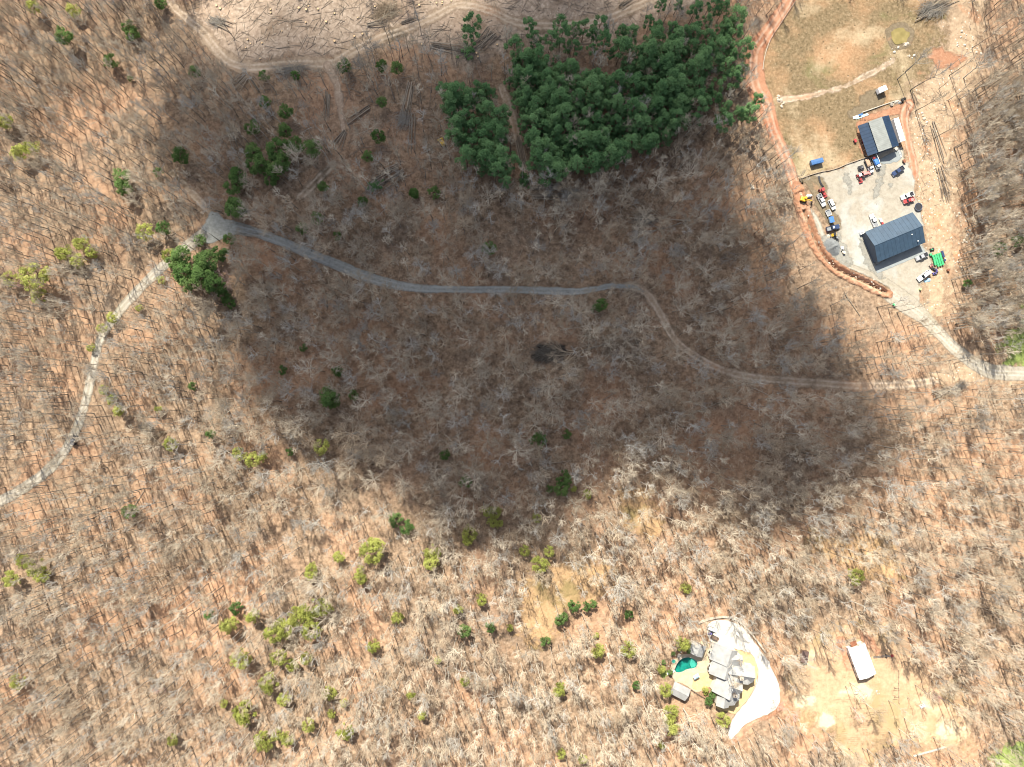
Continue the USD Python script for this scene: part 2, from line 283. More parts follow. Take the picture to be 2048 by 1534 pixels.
m_slab = soil('damp_concrete', [(0.25, (0.20, 0.225, 0.235)), (0.5, (0.27, 0.295, 0.30)), (0.8, (0.34, 0.36, 0.36))], scale=0.6, bump=0.05, rough=0.6, edge=True, edge_noise=0.5)
m_mud = soil('muddy_grass', [(0.25, (0.09, 0.07, 0.045)), (0.5, (0.19, 0.15, 0.10)), (0.8, (0.30, 0.245, 0.165))], scale=0.9, edge=True, patch=[([(0.3, (0.36, 0.20, 0.11)), (0.7, (0.5, 0.3, 0.18))], 0.07, (0.58, 0.68))])
CLAY = [(0.22, (0.20, 0.10, 0.06)), (0.5, (0.36, 0.19, 0.115)), (0.8, (0.50, 0.30, 0.20))]
m_clay = soil('red_clay', CLAY, scale=0.9, edge=True, patch=[([(0.3, (0.34, 0.20, 0.13)), (0.7, (0.56, 0.37, 0.26))], 0.07, (0.5, 0.64))], speck=[(0.8, 0.13, (0.6, 0.42, 0.30), 0.7)])
m_clayroad = soil('red_clay_road', [(0.22, (0.28, 0.135, 0.08)), (0.5, (0.40, 0.21, 0.13)), (0.8, (0.50, 0.30, 0.20))], scale=0.5, edge=True, edge_noise=0.8, tracks=((0.52, 0.39, 0.30), 1.15, 0.75, 0.95), patch=[([(0.3, (0.27, 0.11, 0.06)), (0.7, (0.42, 0.19, 0.11))], 0.09, (0.52, 0.66))])
m_grav = soil('blue_grey_gravel', [(0.25, (0.19, 0.19, 0.175)), (0.5, (0.33, 0.335, 0.315)), (0.8, (0.46, 0.47, 0.45))], scale=0.9, bump=0.1, edge=True, edge_noise=0.75, tracks=((0.44, 0.45, 0.43), 0.85, 0.55, 0.85), patch=[([(0.3, (0.24, 0.21, 0.165)), (0.7, (0.42, 0.37, 0.30))], 0.05, (0.55, 0.68))], speck=[(0.25, 0.1, (0.10, 0.085, 0.07), 0.8)])
m_gravw = soil('pale_drive_gravel', [(0.25, (0.22, 0.195, 0.155)), (0.5, (0.35, 0.315, 0.26)), (0.8, (0.46, 0.425, 0.36))], scale=0.9, bump=0.1, edge=True, edge_noise=0.8, tracks=((0.50, 0.47, 0.41), 0.8, 0.5, 0.8), patch=[([(0.3, (0.22, 0.20, 0.155)), (0.7, (0.40, 0.36, 0.28))], 0.09, (0.52, 0.66))])
m_dirt = soil('brown_dirt_track', [(0.25, (0.20, 0.145, 0.10)), (0.5, (0.39, 0.295, 0.21)), (0.8, (0.51, 0.40, 0.30))], scale=0.7, edge=True, edge_noise=1.6, tracks=((0.57, 0.47, 0.37), 1.0, 0.75, 1.0), patch=[([(0.3, (0.34, 0.20, 0.12)), (0.7, (0.50, 0.32, 0.21))], 0.05, (0.56, 0.68)), ([(0.3, (0.12, 0.09, 0.06)), (0.7, (0.22, 0.165, 0.11))], 0.07, (0.52, 0.66))])
m_tan = soil('golden_dead_grass', [(0.25, (0.22, 0.14, 0.075)), (0.5, (0.42, 0.28, 0.155)), (0.8, (0.55, 0.39, 0.235))], scale=1.1, edge=True, edge_noise=1.7, patch=[([(0.3, (0.20, 0.16, 0.07)), (0.7, (0.30, 0.22, 0.11))], 0.08, (0.52, 0.66))], speck=[(0.6, 0.12, (0.14, 0.09, 0.05), 0.6)])
m_sand = soil('sandy_clearing', [(0.25, (0.25, 0.16, 0.095)), (0.5, (0.41, 0.285, 0.18)), (0.8, (0.53, 0.395, 0.265))], scale=0.5, edge=True, edge_noise=1.5, patch=[([(0.3, (0.30, 0.22, 0.12)), (0.7, (0.36, 0.27, 0.15))], 0.05, (0.47, 0.6)), ([(0.3, (0.52, 0.40, 0.26)), (0.7, (0.64, 0.52, 0.37))], 0.06, (0.55, 0.66)), ([(0.3, (0.46, 0.24, 0.12)), (0.7, (0.60, 0.36, 0.20))], 0.045, (0.58, 0.68))], speck=[(0.3, 0.1, (0.16, 0.11, 0.06), 0.6)])
m_palesand = soil('pale_sand', [(0.25, (0.44, 0.345, 0.225)), (0.8, (0.60, 0.50, 0.36))], scale=0.6, edge=True, edge_noise=1.2)
m_conc = soil('pale_concrete', [(0.2, (0.40, 0.38, 0.34)), (0.5, (0.50, 0.48, 0.44)), (0.8, (0.58, 0.56, 0.52))], scale=0.5, bump=0.03, rough=0.8, edge=True, edge_noise=0.25, patch=[([(0.3, (0.36, 0.34, 0.30)), (0.7, (0.48, 0.455, 0.41))], 0.08, (0.52, 0.72))])
m_patio = soil('tan_patio', [(0.25, (0.36, 0.285, 0.19)), (0.5, (0.45, 0.37, 0.26)), (0.8, (0.53, 0.45, 0.33))], scale=0.4, bump=0.05, edge=True, edge_noise=0.35, patch=[([(0.3, (0.40, 0.33, 0.25)), (0.7, (0.52, 0.45, 0.37))], 0.1, (0.55, 0.7))])
m_lawn = soil('golden_winter_lawn', [(0.25, (0.36, 0.26, 0.13)), (0.5, (0.47, 0.36, 0.20)), (0.8, (0.56, 0.45, 0.28))], scale=0.7, bump=0.15, edge=True, edge_noise=0.4)
m_green = soil('fresh_green_grass', [(0.25, (0.10, 0.13, 0.035)), (0.5, (0.20, 0.25, 0.075)), (0.8, (0.31, 0.36, 0.14))], scale=0.9, edge=True, edge_noise=1.7)
m_bed = soil('brown_mulch', [(0.25, (0.12, 0.07, 0.045)), (0.5, (0.26, 0.16, 0.10)), (0.8, (0.40, 0.27, 0.18))], scale=1.5, edge=True)
m_dark = soil('black_ash', [(0.25, (0.03, 0.026, 0.024)), (0.6, (0.075, 0.06, 0.052)), (0.85, (0.16, 0.13, 0.11))], scale=1.2, edge=True, edge_noise=1.7)

FIELD = area([(1592, -60), (1570, 30), (1540, 76), (1527, 125), (1534, 195), (1552, 255), (1582, 320), (1600, 356), (1660, 337), (1737, 315), (1728, 270), (1722, 228), (1762, 214), (1806, 198), (1836, 196), (1860, 150), (1905, 120), (1935, 70), (1925, 20), (1935, -60)], 0.8, 1)
THIN = area([(1800, 330), (1812, 200), (1850, 150), (1890, 60), (1890, -60), (1960, -60), (1965, 60), (1950, 160), (1915, 240), (1905, 300), (1905, 380), (1925, 470), (1905, 560), (1890, 640), (1860, 660), (1830, 560), (1850, 500), (1830, 420)], 1.5, 2)
CLEAR = area([(395, -60), (385, 30), (420, 85), (470, 128), (560, 124), (640, 120), (720, 106), (800, 80), (870, 110), (930, 130), (990, 100), (1040, 90), (1130, 105), (1230, 70), (1330, 30), (1420, -10), (1440, -60)], 1.5, 3)
YARD = area([(1606, 362), (1660, 342), (1740, 314), (1800, 292), (1814, 326), (1829, 355), (1828, 388), (1840, 410), (1842, 440), (1846, 490), (1861, 512), (1858, 545), (1844, 566), (1836, 590), (1846, 626), (1826, 614), (1796, 586), (1760, 566), (1720, 552), (1688, 535), (1666, 512), (1672, 480), (1680, 450), (1668, 415), (1655, 385), (1646, 352)], 0.5, 4)
MUD = area([(1604, 360), (1634, 350), (1650, 356), (1660, 390), (1676, 425), (1684, 450), (1668, 462), (1652, 440), (1634, 415), (1624, 385)], 0.4, 5)
REDROAD, REDMID = road([(1600, -60), (1578, 0), (1552, 40), (1527, 75), (1508, 108), (1506, 140), (1512, 172), (1530, 205), (1547, 262), (1566, 305), (1582, 345), (1594, 382), (1606, 412)], [22, 24, 26, 30, 36, 42, 40, 34, 27, 25, 22, 18, 14])
SPOIL, _s = road([(1594, 372), (1602, 410), (1614, 448), (1627, 480), (1641, 505), (1660, 527), (1687, 546), (1719, 561), (1750, 576), (1778, 590)], [20, 26, 27, 26, 24, 23, 22, 24, 23, 12])
LANE, LANEMID = road([(1620, 425), (1634, 448), (1643, 475), (1655, 505), (1680, 530), (1720, 549), (1760, 569), (1800, 598), (1845, 632), (1880, 668), (1920, 706), (1960, 733), (1992, 745), (2060, 748), (2140, 752)], [15, 15, 16, 18, 22, 26, 34, 42, 28, 24, 24, 26, 30, 28, 28])
WESTDRIVE, WMID = road([(-60, 1030), (0, 1003), (60, 968), (112, 924), (143, 880), (163, 832), (177, 780), (188, 725), (203, 675), (232, 632), (268, 590), (312, 545), (360, 505), (402, 472)], [20, 20, 20, 18, 17, 17, 17, 17, 17, 18, 19, 20, 21, 26])
JUNCTION = area([(424, 418), (432, 426), (448, 438), (478, 447), (512, 461), (520, 474), (490, 467), (462, 470), (436, 482), (412, 487), (398, 480), (406, 455), (416, 436)], 0.3, 6)
MIDROAD, MMID = road([(470, 456), (520, 468), (560, 482), (600, 500), (640, 516), (680, 532), (720, 549), (760, 562), (810, 573), (860, 578), (940, 579), (1010, 579), (1080, 581), (1150, 583), (1190, 578), (1225, 572), (1262, 573), (1290, 586)], [26, 19, 18, 19, 20, 21, 21, 20, 17, 15, 13, 13, 15, 14, 11, 9, 6, 2])
TRACK, TMID = road([(1225, 572), (1262, 573), (1288, 584), (1312, 612), (1332, 650), (1352, 682), (1385, 708), (1435, 736), (1490, 752), (1560, 760), (1640, 766), (1720, 772), (1790, 770), (1850, 764), (1900, 750), (1945, 735)], [12, 13, 16, 18, 18, 15, 14, 17, 18, 20, 22, 22, 22, 22, 24, 22])
TOPTRACK, T2MID = road([(330, -40), (342, 4), (372, 36), (408, 66), (432, 98), (462, 126), (505, 135), (550, 131), (600, 127), (655, 128), (705, 102), (760, 76), (810, 58), (862, 36), (925, 10), (980, 22), (1032, 44), (1090, 52), (1150, 50), (1210, 38), (1280, 10), (1340, -20)], [22, 22, 22, 24, 26, 28, 28, 26, 24, 26, 28, 26, 24, 22, 20, 20, 22, 24, 26, 24, 22, 20])
SPUR, SPMID = road([(655, 130), (668, 156), (678, 188), (682, 222), (686, 258)], [16, 14, 15, 13, 9])
SKID, SKMID = road([(1003, 176), (1014, 204), (1026, 240), (1036, 280), (1046, 318), (1058, 350), (1066, 372)], [15, 18, 22, 22, 18, 14, 9])
WTRACK, WTMID = road([(345, 345), (370, 372), (395, 398), (420, 424)], [9, 12, 14, 12])
SHADETRACK, STMID = road([(600, 395), (640, 355), (668, 325)], [14, 18, 12])
GOLD = area([(1150, 1118), (1190, 1120), (1222, 1140), (1212, 1180), (1176, 1200), (1140, 1225), (1120, 1255), (1085, 1290), (1058, 1292), (1046, 1240), (1040, 1190), (1062, 1150), (1110, 1128)], 1.0, 7)
GOLD2 = area([(1235, 1000), (1275, 990), (1310, 1015), (1320, 1060), (1300, 1075), (1265, 1060), (1240, 1035)], 1.0, 8)
GOLD3 = area([(1705, 1085), (1760, 1080), (1795, 1130), (1790, 1165), (1745, 1150), (1710, 1120)], 1.0, 9)
GOLD4 = area([(1620, 1075), (1660, 1085), (1712, 1110), (1720, 1135), (1670, 1120), (1625, 1100)], 1.0, 10)
SAND = area([(1596, 1270), (1640, 1258), (1690, 1255), (1765, 1255), (1815, 1310), (1865, 1360), (1925, 1385), (1945, 1450), (1925, 1490), (1880, 1498), (1820, 1500), (1770, 1480), (1700, 1480), (1640, 1455), (1600, 1440), (1578, 1410), (1580, 1350)], 1.2, 11)
SANDLOW = area([(1660, 1440), (1720, 1440), (1760, 1470), (1740, 1534), (1690, 1534), (1670, 1490)], 1.2, 31)
PALE1 = area([(1876, 1440), (1900, 1438), (1914, 1450), (1906, 1470), (1886, 1476), (1874, 1466)], 0.4, 12)
PALE2 = area([(1590, 1390), (1618, 1384), (1630, 1404), (1610, 1420), (1588, 1414)], 0.5, 13)
PALE3 = area([(1632, 1432), (1655, 1426), (1668, 1445), (1650, 1458), (1634, 1450)], 0.5, 14)
PALE4 = area([(1710, 1372), (1735, 1366), (1748, 1386), (1730, 1400), (1710, 1394)], 0.5, 15)
REDDIG = area([(1675, 1276), (1692, 1274), (1700, 1310), (1712, 1345), (1694, 1340), (1682, 1312)], 0.4, 16)
REDDIG2 = area([(1716, 1258), (1734, 1262), (1756, 1296), (1764, 1312), (1744, 1300), (1724, 1278)], 0.4, 17)
DRIVE = area([(1414, 1252), (1420, 1244), (1446, 1240), (1470, 1246), (1490, 1260), (1510, 1286), (1530, 1312), (1546, 1342), (1558, 1372), (1560, 1400), (1548, 1420), (1520, 1434), (1488, 1450), (1474, 1466), (1462, 1478), (1456, 1466), (1462, 1446), (1472, 1428), (1492, 1404), (1508, 1374), (1516, 1344), (1513, 1324), (1500, 1306), (1476, 1298), (1440, 1292), (1422, 1284), (1414, 1268)], 0.15, 18)
PATIO = area([(1398, 1284), (1408, 1280), (1418, 1290), (1420, 1306), (1428, 1320), (1436, 1340), (1436, 1364), (1424, 1372), (1412, 1382), (1400, 1384), (1386, 1380), (1368, 1368), (1350, 1362), (1344, 1350), (1340, 1336), (1346, 1322), (1360, 1310), (1380, 1308), (1396, 1310), (1404, 1300)], 0.15, 19)
LAWN = area([(1470, 1300), (1496, 1304), (1512, 1320), (1517, 1342), (1508, 1372), (1494, 1402), (1472, 1428), (1455, 1424), (1430, 1412), (1426, 1396), (1440, 1380), (1470, 1340), (1476, 1315)], 0.15, 20)
LAWN2 = area([(1396, 1350), (1420, 1344), (1432, 1352), (1434, 1366), (1420, 1374), (1408, 1380), (1396, 1380), (1384, 1374), (1386, 1360)], 0.15, 21)
BED = area([(1406, 1380), (1418, 1372), (1432, 1370), (1430, 1400), (1424, 1406), (1408, 1396), (1396, 1388)], 0.2, 22)
GREENR = area([(2040, 610), (2100, 600), (2110, 740), (2040, 735), (2012, 712), (2008, 690), (2030, 660)], 1.5, 23)
GREENR2 = area([(2010, 1495), (2060, 1480), (2100, 1560), (2000, 1560), (1990, 1520)], 1.0, 24)
GREENP = area([(1318, 1330), (1330, 1336), (1334, 1352), (1326, 1360), (1320, 1350)], 0.3, 25)
REDBANK = area([(1560, 1404), (1566, 1414), (1540, 1434), (1505, 1446), (1484, 1470), (1474, 1484), (1466, 1480), (1486, 1452), (1520, 1436), (1548, 1422)], 0.3, 26)
REDSIDE, RSMID = road([(1818, 210), (1808, 232), (1812, 262), (1818, 292), (1826, 325), (1830, 352)], [24, 18, 14, 14, 16, 12])
REDBACK = area([(1712, 245), (1728, 232), (1760, 222), (1790, 213), (1812, 208), (1816, 224), (1790, 230), (1755, 236), (1735, 244), (1728, 256), (1740, 300), (1734, 318), (1722, 300), (1714, 270)], 0.3, 27)
ORANGE = area([(1870, 95), (1905, 105), (1930, 118), (1910, 136), (1878, 132), (1862, 118)], 0.8, 28)
WETYARD, _w = road([(1770, 316), (1766, 335), (1762, 352), (1756, 376), (1748, 396)], [9, 9, 10, 10, 8])
WETYARD2, _w2 = road([(1690, 350), (1696, 366), (1700, 384)], [9, 7, 4])
WETYARD3 = area([(1775, 370), (1784, 366), (1788, 371), (1780, 378)], 0.2, 30)
APRON = area([(1756, 322), (1770, 312), (1800, 300), (1804, 312), (1790, 324), (1776, 328), (1764, 328)], 0.15, 29)
SHOPSLAB = Polygon(polyw([(1748, 534), (1754, 547), (1852, 506), (1842, 490), (1800, 500)]))
YARD = YARD.difference(TRENCH.buffer(2.4)); LANE = LANE.difference(TRENCH.buffer(2.4)); MUD = MUD.difference(TRENCH.buffer(2.4))
PILEAREA = area([(1640, 478), (1652, 470), (1675, 468), (1694, 500), (1704, 528), (1690, 530), (1668, 516), (1650, 500)], 0.4, 32)
LEFTSIDE = area([(1718, 478), (1726, 474), (1752, 528), (1770, 552), (1760, 556), (1738, 532), (1724, 505)], 0.3, 33)
SCRUB = area([(1722, 190), (1748, 178), (1768, 196), (1762, 214), (1728, 226), (1700, 238), (1696, 222), (1718, 212)], 0.4, 34)
POND = area([(1783, 66), (1790, 58), (1802, 56), (1814, 62), (1818, 72), (1812, 82), (1798, 88), (1784, 84)], 0.3, 35)

sheet('clear_cut', CLEAR, m_clear, 1, fade=5.0, step=1.2)
sheet('field', FIELD, m_grass, 1, fade=1.8, step=1.2)
sheet('rough_bank', THIN, m_rip, 2, fade=7.0, step=1.4)
EAST = area([(1822, 205), (1850, 190), (1885, 240), (1902, 300), (1908, 400), (1910, 500), (1892, 560), (1885, 640), (1860, 645), (1850, 600), (1858, 520), (1842, 440), (1830, 380)], 1.0, 40)
LANEEND = area([(1860, 752), (1895, 735), (1930, 722), (1965, 735), (2000, 740), (2060, 740), (2060, 762), (1990, 762), (1940, 768), (1890, 768)], 1.0, 41)
FPATH, FPMID = road([(1560, 200), (1600, 196), (1650, 184), (1700, 168), (1745, 145), (1785, 122)], [14, 12, 9, 9, 9, 10])
sheet('rough_bank', EAST, m_rip, 3, fade=3.5); sheet('rough_bank', LANEEND, m_rip, 3, fade=3.0); sheet('dirt_track', FPATH, m_dirt, 3, fade=1.4, center=FPMID)
for k, g in enumerate((GOLD, GOLD2, GOLD3, GOLD4)): sheet('dead_grass', g, m_tan, 2, fade=8.0, step=1.0, label='golden dead grass in a gap of the woods', cat='grass', kind='stuff')
for g in (SAND, SANDLOW): sheet('sandy_clearing', g, m_sand, 2, fade=7.5)
for g in (PALE1, PALE2, PALE3, PALE4): sheet('pale_sand', g, m_palesand, 3, fade=3.2, step=0.7)
for g in (REDDIG, REDDIG2, ORANGE, REDBANK): sheet('red_clay_ground', g, m_clay, 3, fade=1.8, step=0.7)
sheet('dirt_track', TOPTRACK, m_dirt, 3, fade=2.2, center=T2MID); sheet('dirt_track', SPUR, m_clear, 4, fade=1.6, center=SPMID); sheet('dirt_track', SKID, m_dirt, 2, fade=1.6, center=SKMID)
sheet('dirt_track', WTRACK, m_dirt, 2, fade=1.5, center=WTMID); sheet('dirt_track', SHADETRACK, m_dirt, 2, fade=1.8, center=STMID); sheet('dirt_track', TRACK, m_dirt, 2, fade=1.7, center=TMID)
sheet('gravel_road', MIDROAD, m_grav, 3, fade=0.9, center=MMID); sheet('gravel_junction', JUNCTION, m_grav, 4, fade=1.2, center=MMID); sheet('gravel_drive', WESTDRIVE, m_gravw, 5, fade=0.9, center=WMID)
sheet('muddy_strip', MUD, m_mud, 3, fade=1.2)
sheet('red_dirt_road', REDROAD, m_clayroad, 4, fade=1.1, center=REDMID)
sheet('red_dirt_track', REDSIDE, m_clayroad, 4, fade=1.4, center=RSMID); sheet('red_clay_ground', REDBACK, m_clay, 3, fade=1.0, step=0.7)
sheet('gravel_yard', YARD, m_yard, 5, fade=1.3)
sheet('gravel_lane', LANE, m_gravw, 6, fade=1.2, center=LANEMID)
def bank(x, y, sd):
    d = shapely.distance(TRENCH, shapely.points(x, y)); n = np.sin(x * 1.7 + 2 * np.sin(y * 0.9)) * np.sin(y * 1.9 + x * 0.3)
    return np.where(sd > -0.5, (0.55 + 0.4 * n) * np.exp(-((d - 2.2) / 0.9) ** 2), 0) - 1.9 * np.exp(-(d / 0.75) ** 4)
sheet('spoil_bank', SPOIL, m_clay, 8, fade=1.3, step=0.4, bulge=bank)
for g in (WETYARD, WETYARD2, WETYARD3, LEFTSIDE, PILEAREA): sheet('damp_gravel', g, m_stain, 7, fade=1.6, step=0.6)
sheet('concrete_apron', APRON, m_slab, 8, fade=0.5, step=0.6); sheet('concrete_apron', SHOPSLAB, m_slab, 8, fade=0.4, step=0.6)
sheet('muddy_strip', SCRUB, m_mud, 3, fade=1.8, step=0.8)
sheet('house_drive', DRIVE, m_conc, 6, fade=0.35, step=0.6)
sheet('patio', PATIO.difference(POOL.buffer(0.3)), m_patio, 5, fade=0.3, step=0.5)
sheet('lawn', LAWN, m_lawn, 5, fade=0.4, step=0.6); sheet('lawn', LAWN2.difference(POOL.buffer(0.5)), m_lawn, 7, fade=0.4, step=0.6)
sheet('planting_bed', BED, m_bed, 8, fade=0.5, step=0.5)
sheet('grass', GREENR, m_green, 2, fade=4.5, label='bright fresh green grass showing at the right edge of the photo', cat='grass', kind='stuff')
sheet('grass', GREENR2, m_green, 2, fade=3.5, label='green grass in the bottom right corner', cat='grass', kind='stuff')
sheet('grass', GREENP, m_green, 4, fade=1.6, step=0.7, label='green strip of grass beside the pool rocks', cat='grass', kind='stuff')
for k, (u, v, r) in enumerate([(300, 855, 9), (1088, 708, 21), (1122, 702, 15), (1292, 436, 12)]):
    sheet('ash_patch', Polygon(polyw([(u + r * (1 + 0.5 * math.sin(3 * a)) * math.cos(a), v + r * 0.8 * math.sin(a)) for a in np.linspace(0, 6.28, 22)[:-1]])), m_dark, 3, fade=1.6, step=0.6)
# pond of the field and the swimming pool
m_pond = usdkit.material(stage, '/World/Looks/pond_water', {'g': ('geometry', {}), 'n': ('noise_texture', {'scale': 0.4, 'detail': 4.0}), 'r': ('rgb_ramp', {'ramp': [(0.3, (0.16, 0.13, 0.045)), (0.7, (0.25, 0.20, 0.08))]}), 'p': ('principled_bsdf', {'roughness': 0.15})}, [('g.position', 'n.vector'), ('n.fac', 'r.fac'), ('r.color', 'p.base_color')], surface='p.BSDF')
sheet('pond_bank', POND.buffer(2.2), m_mud, 4, fade=1.2, step=0.6)
def fill(shape, z):
    v, f = trimesh.creation.triangulate_polygon(shape.simplify(0.05)); return np.column_stack([v, np.full(len(v), z)]), f
pw = usdkit.mesh(stage, path_for('/World', 'pond_water'), fill(POND, float(hz(POND.centroid.x, POND.centroid.y)) + 0.25), m_pond); data(pw.GetPrim(), kind='structure')

# ------------------------------------------------------------------ the cloud whose shade lies over the middle of the woods
SHADE = Polygon(polyw([(330, -150), (340, 40), (300, 130), (275, 230), (300, 320), (350, 390), (420, 440), (470, 520), (440, 600), (425, 690), (430, 770), (470, 840), (520, 890), (600, 905), (690, 900), (760, 925), (840, 985), (900, 1060), (980, 1050), (1060, 1010), (1150, 960), (1260, 935), (1330, 935), (1420, 985), (1490, 1065), (1570, 1085), (1640, 1060), (1700, 985), (1790, 915), (1800, 840), (1770, 770), (1720, 700), (1640, 610), (1560, 520), (1490, 430), (1462, 330), (1458, 200), (1480, 60), (1500, -150)]))
CLOUD_Z = 1500.0
THINC = Polygon(polyw([(330, -150), (380, 110), (900, 120), (1010, 100), (1250, 60), (1400, 0), (1450, -150)]))
HOLES = [(Pz(np.array([a]), np.array([b]), 0)[0], c) for a, b, c in ((640, 860, 22), (860, 900, 20), (1100, 950, 16), (1250, 880, 14), (330, 250, 18), (460, 800, 14), (1560, 560, 22), (1000, 960, 18), (1700, 720, 14), (520, 100, 30), (760, 150, 24), (700, 560, 16), (1330, 560, 18), (900, 760, 14), (1400, 260, 16), (560, 760, 18), (1180, 800, 14), (1600, 900, 20), (1480, 980, 16), (760, 860, 22))]
def cloud_mesh():
    r = np.random.default_rng(5); off = SDIR[:2] / SDIR[2] * CLOUD_Z; inner = SHADE.buffer(-4); x0, y0, x1, y1 = inner.bounds; blobs = []
    for a in np.arange(x0, x1, 17):
        for b in np.arange(y0, y1, 17):
            p = np.array([a, b]) + r.uniform(-5, 5, 2); pt = Point(*p)
            if not shapely.contains(inner, pt): continue
            d = inner.exterior.distance(pt); R = min(8 + d * .9, 40) * r.uniform(.85, 1.15) * (.22 if shapely.contains(THINC, pt) else (.52 if any(math.hypot(*(p - h_)) < r_ for h_, r_ in HOLES) else 1))
            s = m3.Manifold.sphere(1.0, 20).scale((R, R, R * .75)).translate((p[0] + off[0], p[1] + off[1], CLOUD_Z + r.uniform(-3, 3) + R * .3))
            blobs.append(s)
    m = m3.Manifold.batch_boolean(blobs, m3.OpType.Add).trim_by_plane((0, 0, 1), CLOUD_Z - 6).refine_to_length(7.0).to_mesh()
    v = np.array(m.vert_properties[:, :3], float); c = v.mean(0); n = meshkit.fbm((v - c) / 22.0); n = np.asarray(n).reshape(len(v), -1)
    v[:, :2] += (n[:, :1] - n.mean()) * 7.0 * np.sign(v[:, :2] - c[:2]); return v, np.array(m.tri_verts)
m_cloud = usdkit.material(stage, '/World/Looks/cloud_white', {'v': ('principled_volume', {'color': (0.95, 0.95, 0.96), 'density': 0.068, 'anisotropy': 0.4})}, volume='v.volume')
cl = usdkit.mesh(stage, path_for('/World', 'cloud'), cloud_mesh(), m_cloud, smooth=True); data(cl.GetPrim(), 'white cumulus cloud high above the woods', 'cloud')

# ------------------------------------------------------------------ trees
m_bark = bark('grey_bark', (0.15, 0.13, 0.105), (0.44, 0.40, 0.34)); m_twig = bark('pale_branches', (0.29, 0.24, 0.175), (0.60, 0.525, 0.42))
m_twig2 = bark('tan_branches', (0.26, 0.20, 0.14), (0.52, 0.43, 0.32)); m_twig3 = bark('grey_branches', (0.24, 0.225, 0.20), (0.50, 0.465, 0.41)); m_pink = bark('budding_branches', (0.36, 0.20, 0.17), (0.58, 0.42, 0.37))
m_dbark = bark('dark_bark', (0.085, 0.07, 0.055), (0.27, 0.23, 0.19)); m_pbark = bark('pine_bark', (0.10, 0.065, 0.045), (0.22, 0.155, 0.11))
m_pine = leaf('pine_needles', (0.12, 0.23, 0.095), (0.31, 0.47, 0.21), .35); m_ever = leaf('evergreen_leaves', (0.10, 0.18, 0.055), (0.26, 0.36, 0.13), .4); m_yell = leaf('yellow_green_leaves', (0.33, 0.36, 0.095), (0.60, 0.61, 0.21), 0.45)
def perp(d, r):
    a = r.normal(size=3); a -= d * (a @ d); return a / (np.linalg.norm(a) + 1e-9)
def limb(r, p, d, L, n, up, wob):
    pts = [np.array(p, float)]; d = np.array(d, float)
    for i in range(n):
        d = d + r.normal(0, wob, 3) + np.array([0, 0, up]); d /= np.linalg.norm(d); pts.append(pts[-1] + d * L / n)
    return np.array(pts)
def bare_tree(seed, h, spread, bole, nl, lift=(28, 58), thick=1.0, density=1.0, top=1.0):
    """(trunk, branches) of a leafless hardwood: a bole that divides into rising limbs, branches, twigs."""
    r = np.random.default_rng(seed); tr, br = MB(), MB(); R0 = 0.012 * h * thick + 0.03
    t = limb(r, (0, 0, -0.4), (r.normal(0, .03), r.normal(0, .03), 1), h * (0.86 if top == 1 else .80), 8, 0.03, 0.034); k = np.linspace(0, 1, 9)
    tr.add(*tube(t, R0 * (1 - 0.82 * k ** 0.9), 6)); az = r.uniform(0, 6.28)
    def at(line, s): x = s * (len(line) - 1); i = min(int(x), len(line) - 2); return line[i] + (line[i + 1] - line[i]) * (x - i), (line[i + 1] - line[i]) / np.linalg.norm(line[i + 1] - line[i])
    for i in range(nl):
        s = bole + (1 - bole) * top * (i + r.uniform(0, .7)) / nl; p, d0 = at(t, min(s, 0.99)); az += 2.4 + r.normal(0, .35); el = math.radians(r.uniform(*lift)) * (1.15 - 0.5 * (s - bole) / (1 - bole))
        L1 = spread * r.uniform(0.8, 1.25) * (1.08 - 0.45 * (s - bole) / (1 - bole)); d = np.array([math.cos(az) * math.sin(el), math.sin(az) * math.sin(el), math.cos(el)])
        l1 = limb(r, p, d, L1, 5, 0.06, 0.06); r1 = R0 * 0.56 * r.uniform(.8, 1.15) * (1 - 0.4 * (s - bole)); br.add(*tube(l1, r1 * np.linspace(1, .25, 6), 4))
        nj = max(3, int(6.6 * density))
        for j in range(nj):
            s2 = 0.25 + 0.75 * (j + r.uniform(0, .8)) / nj; p2, d2 = at(l1, min(s2, .98)); dd = d2 * 0.85 + perp(d2, r) * 0.52 + np.array([0, 0, .08]); dd /= np.linalg.norm(dd)
            L2 = L1 * r.uniform(.36, .56) * (1.25 - .6 * s2); l2 = limb(r, p2, dd, L2, 3, 0.06, 0.10); r2 = max(r1 * (1 - .7 * s2) * 0.62, 0.045 * thick); br.add(*tube(l2, r2 * np.array([1, .75, .5, .25]), 3))
            nm = max(2, int(4.6 * density))
            for m in range(nm):
                s3 = 0.25 + 0.75 * (m + r.uniform(0, .9)) / nm; p3, d3 = at(l2, min(s3, .98)); d3 = d3 * 0.85 + perp(d3, r) * 0.55; d3 /= np.linalg.norm(d3)
                L3 = max(L2 * r.uniform(.35, .55), 0.5); l3 = limb(r, p3, d3, L3, 2, 0.05, 0.13); br.add(*tube(l3, max(r2 * .5, 0.027 * thick) * np.array([1, .7, .35]), 3))
                for q_ in range(2 if density < 1 else 3):
                    p4, d4 = at(l3, r.uniform(.25, .98)); d4 = d4 * .7 + perp(d4, r) * .8; d4 /= np.linalg.norm(d4); br.add(*tube(np.array([p4, p4 + d4 * L3 * r.uniform(.4, .75)]), np.array([.021, .012]) * thick, 3))
    return tr.out(), br.out()
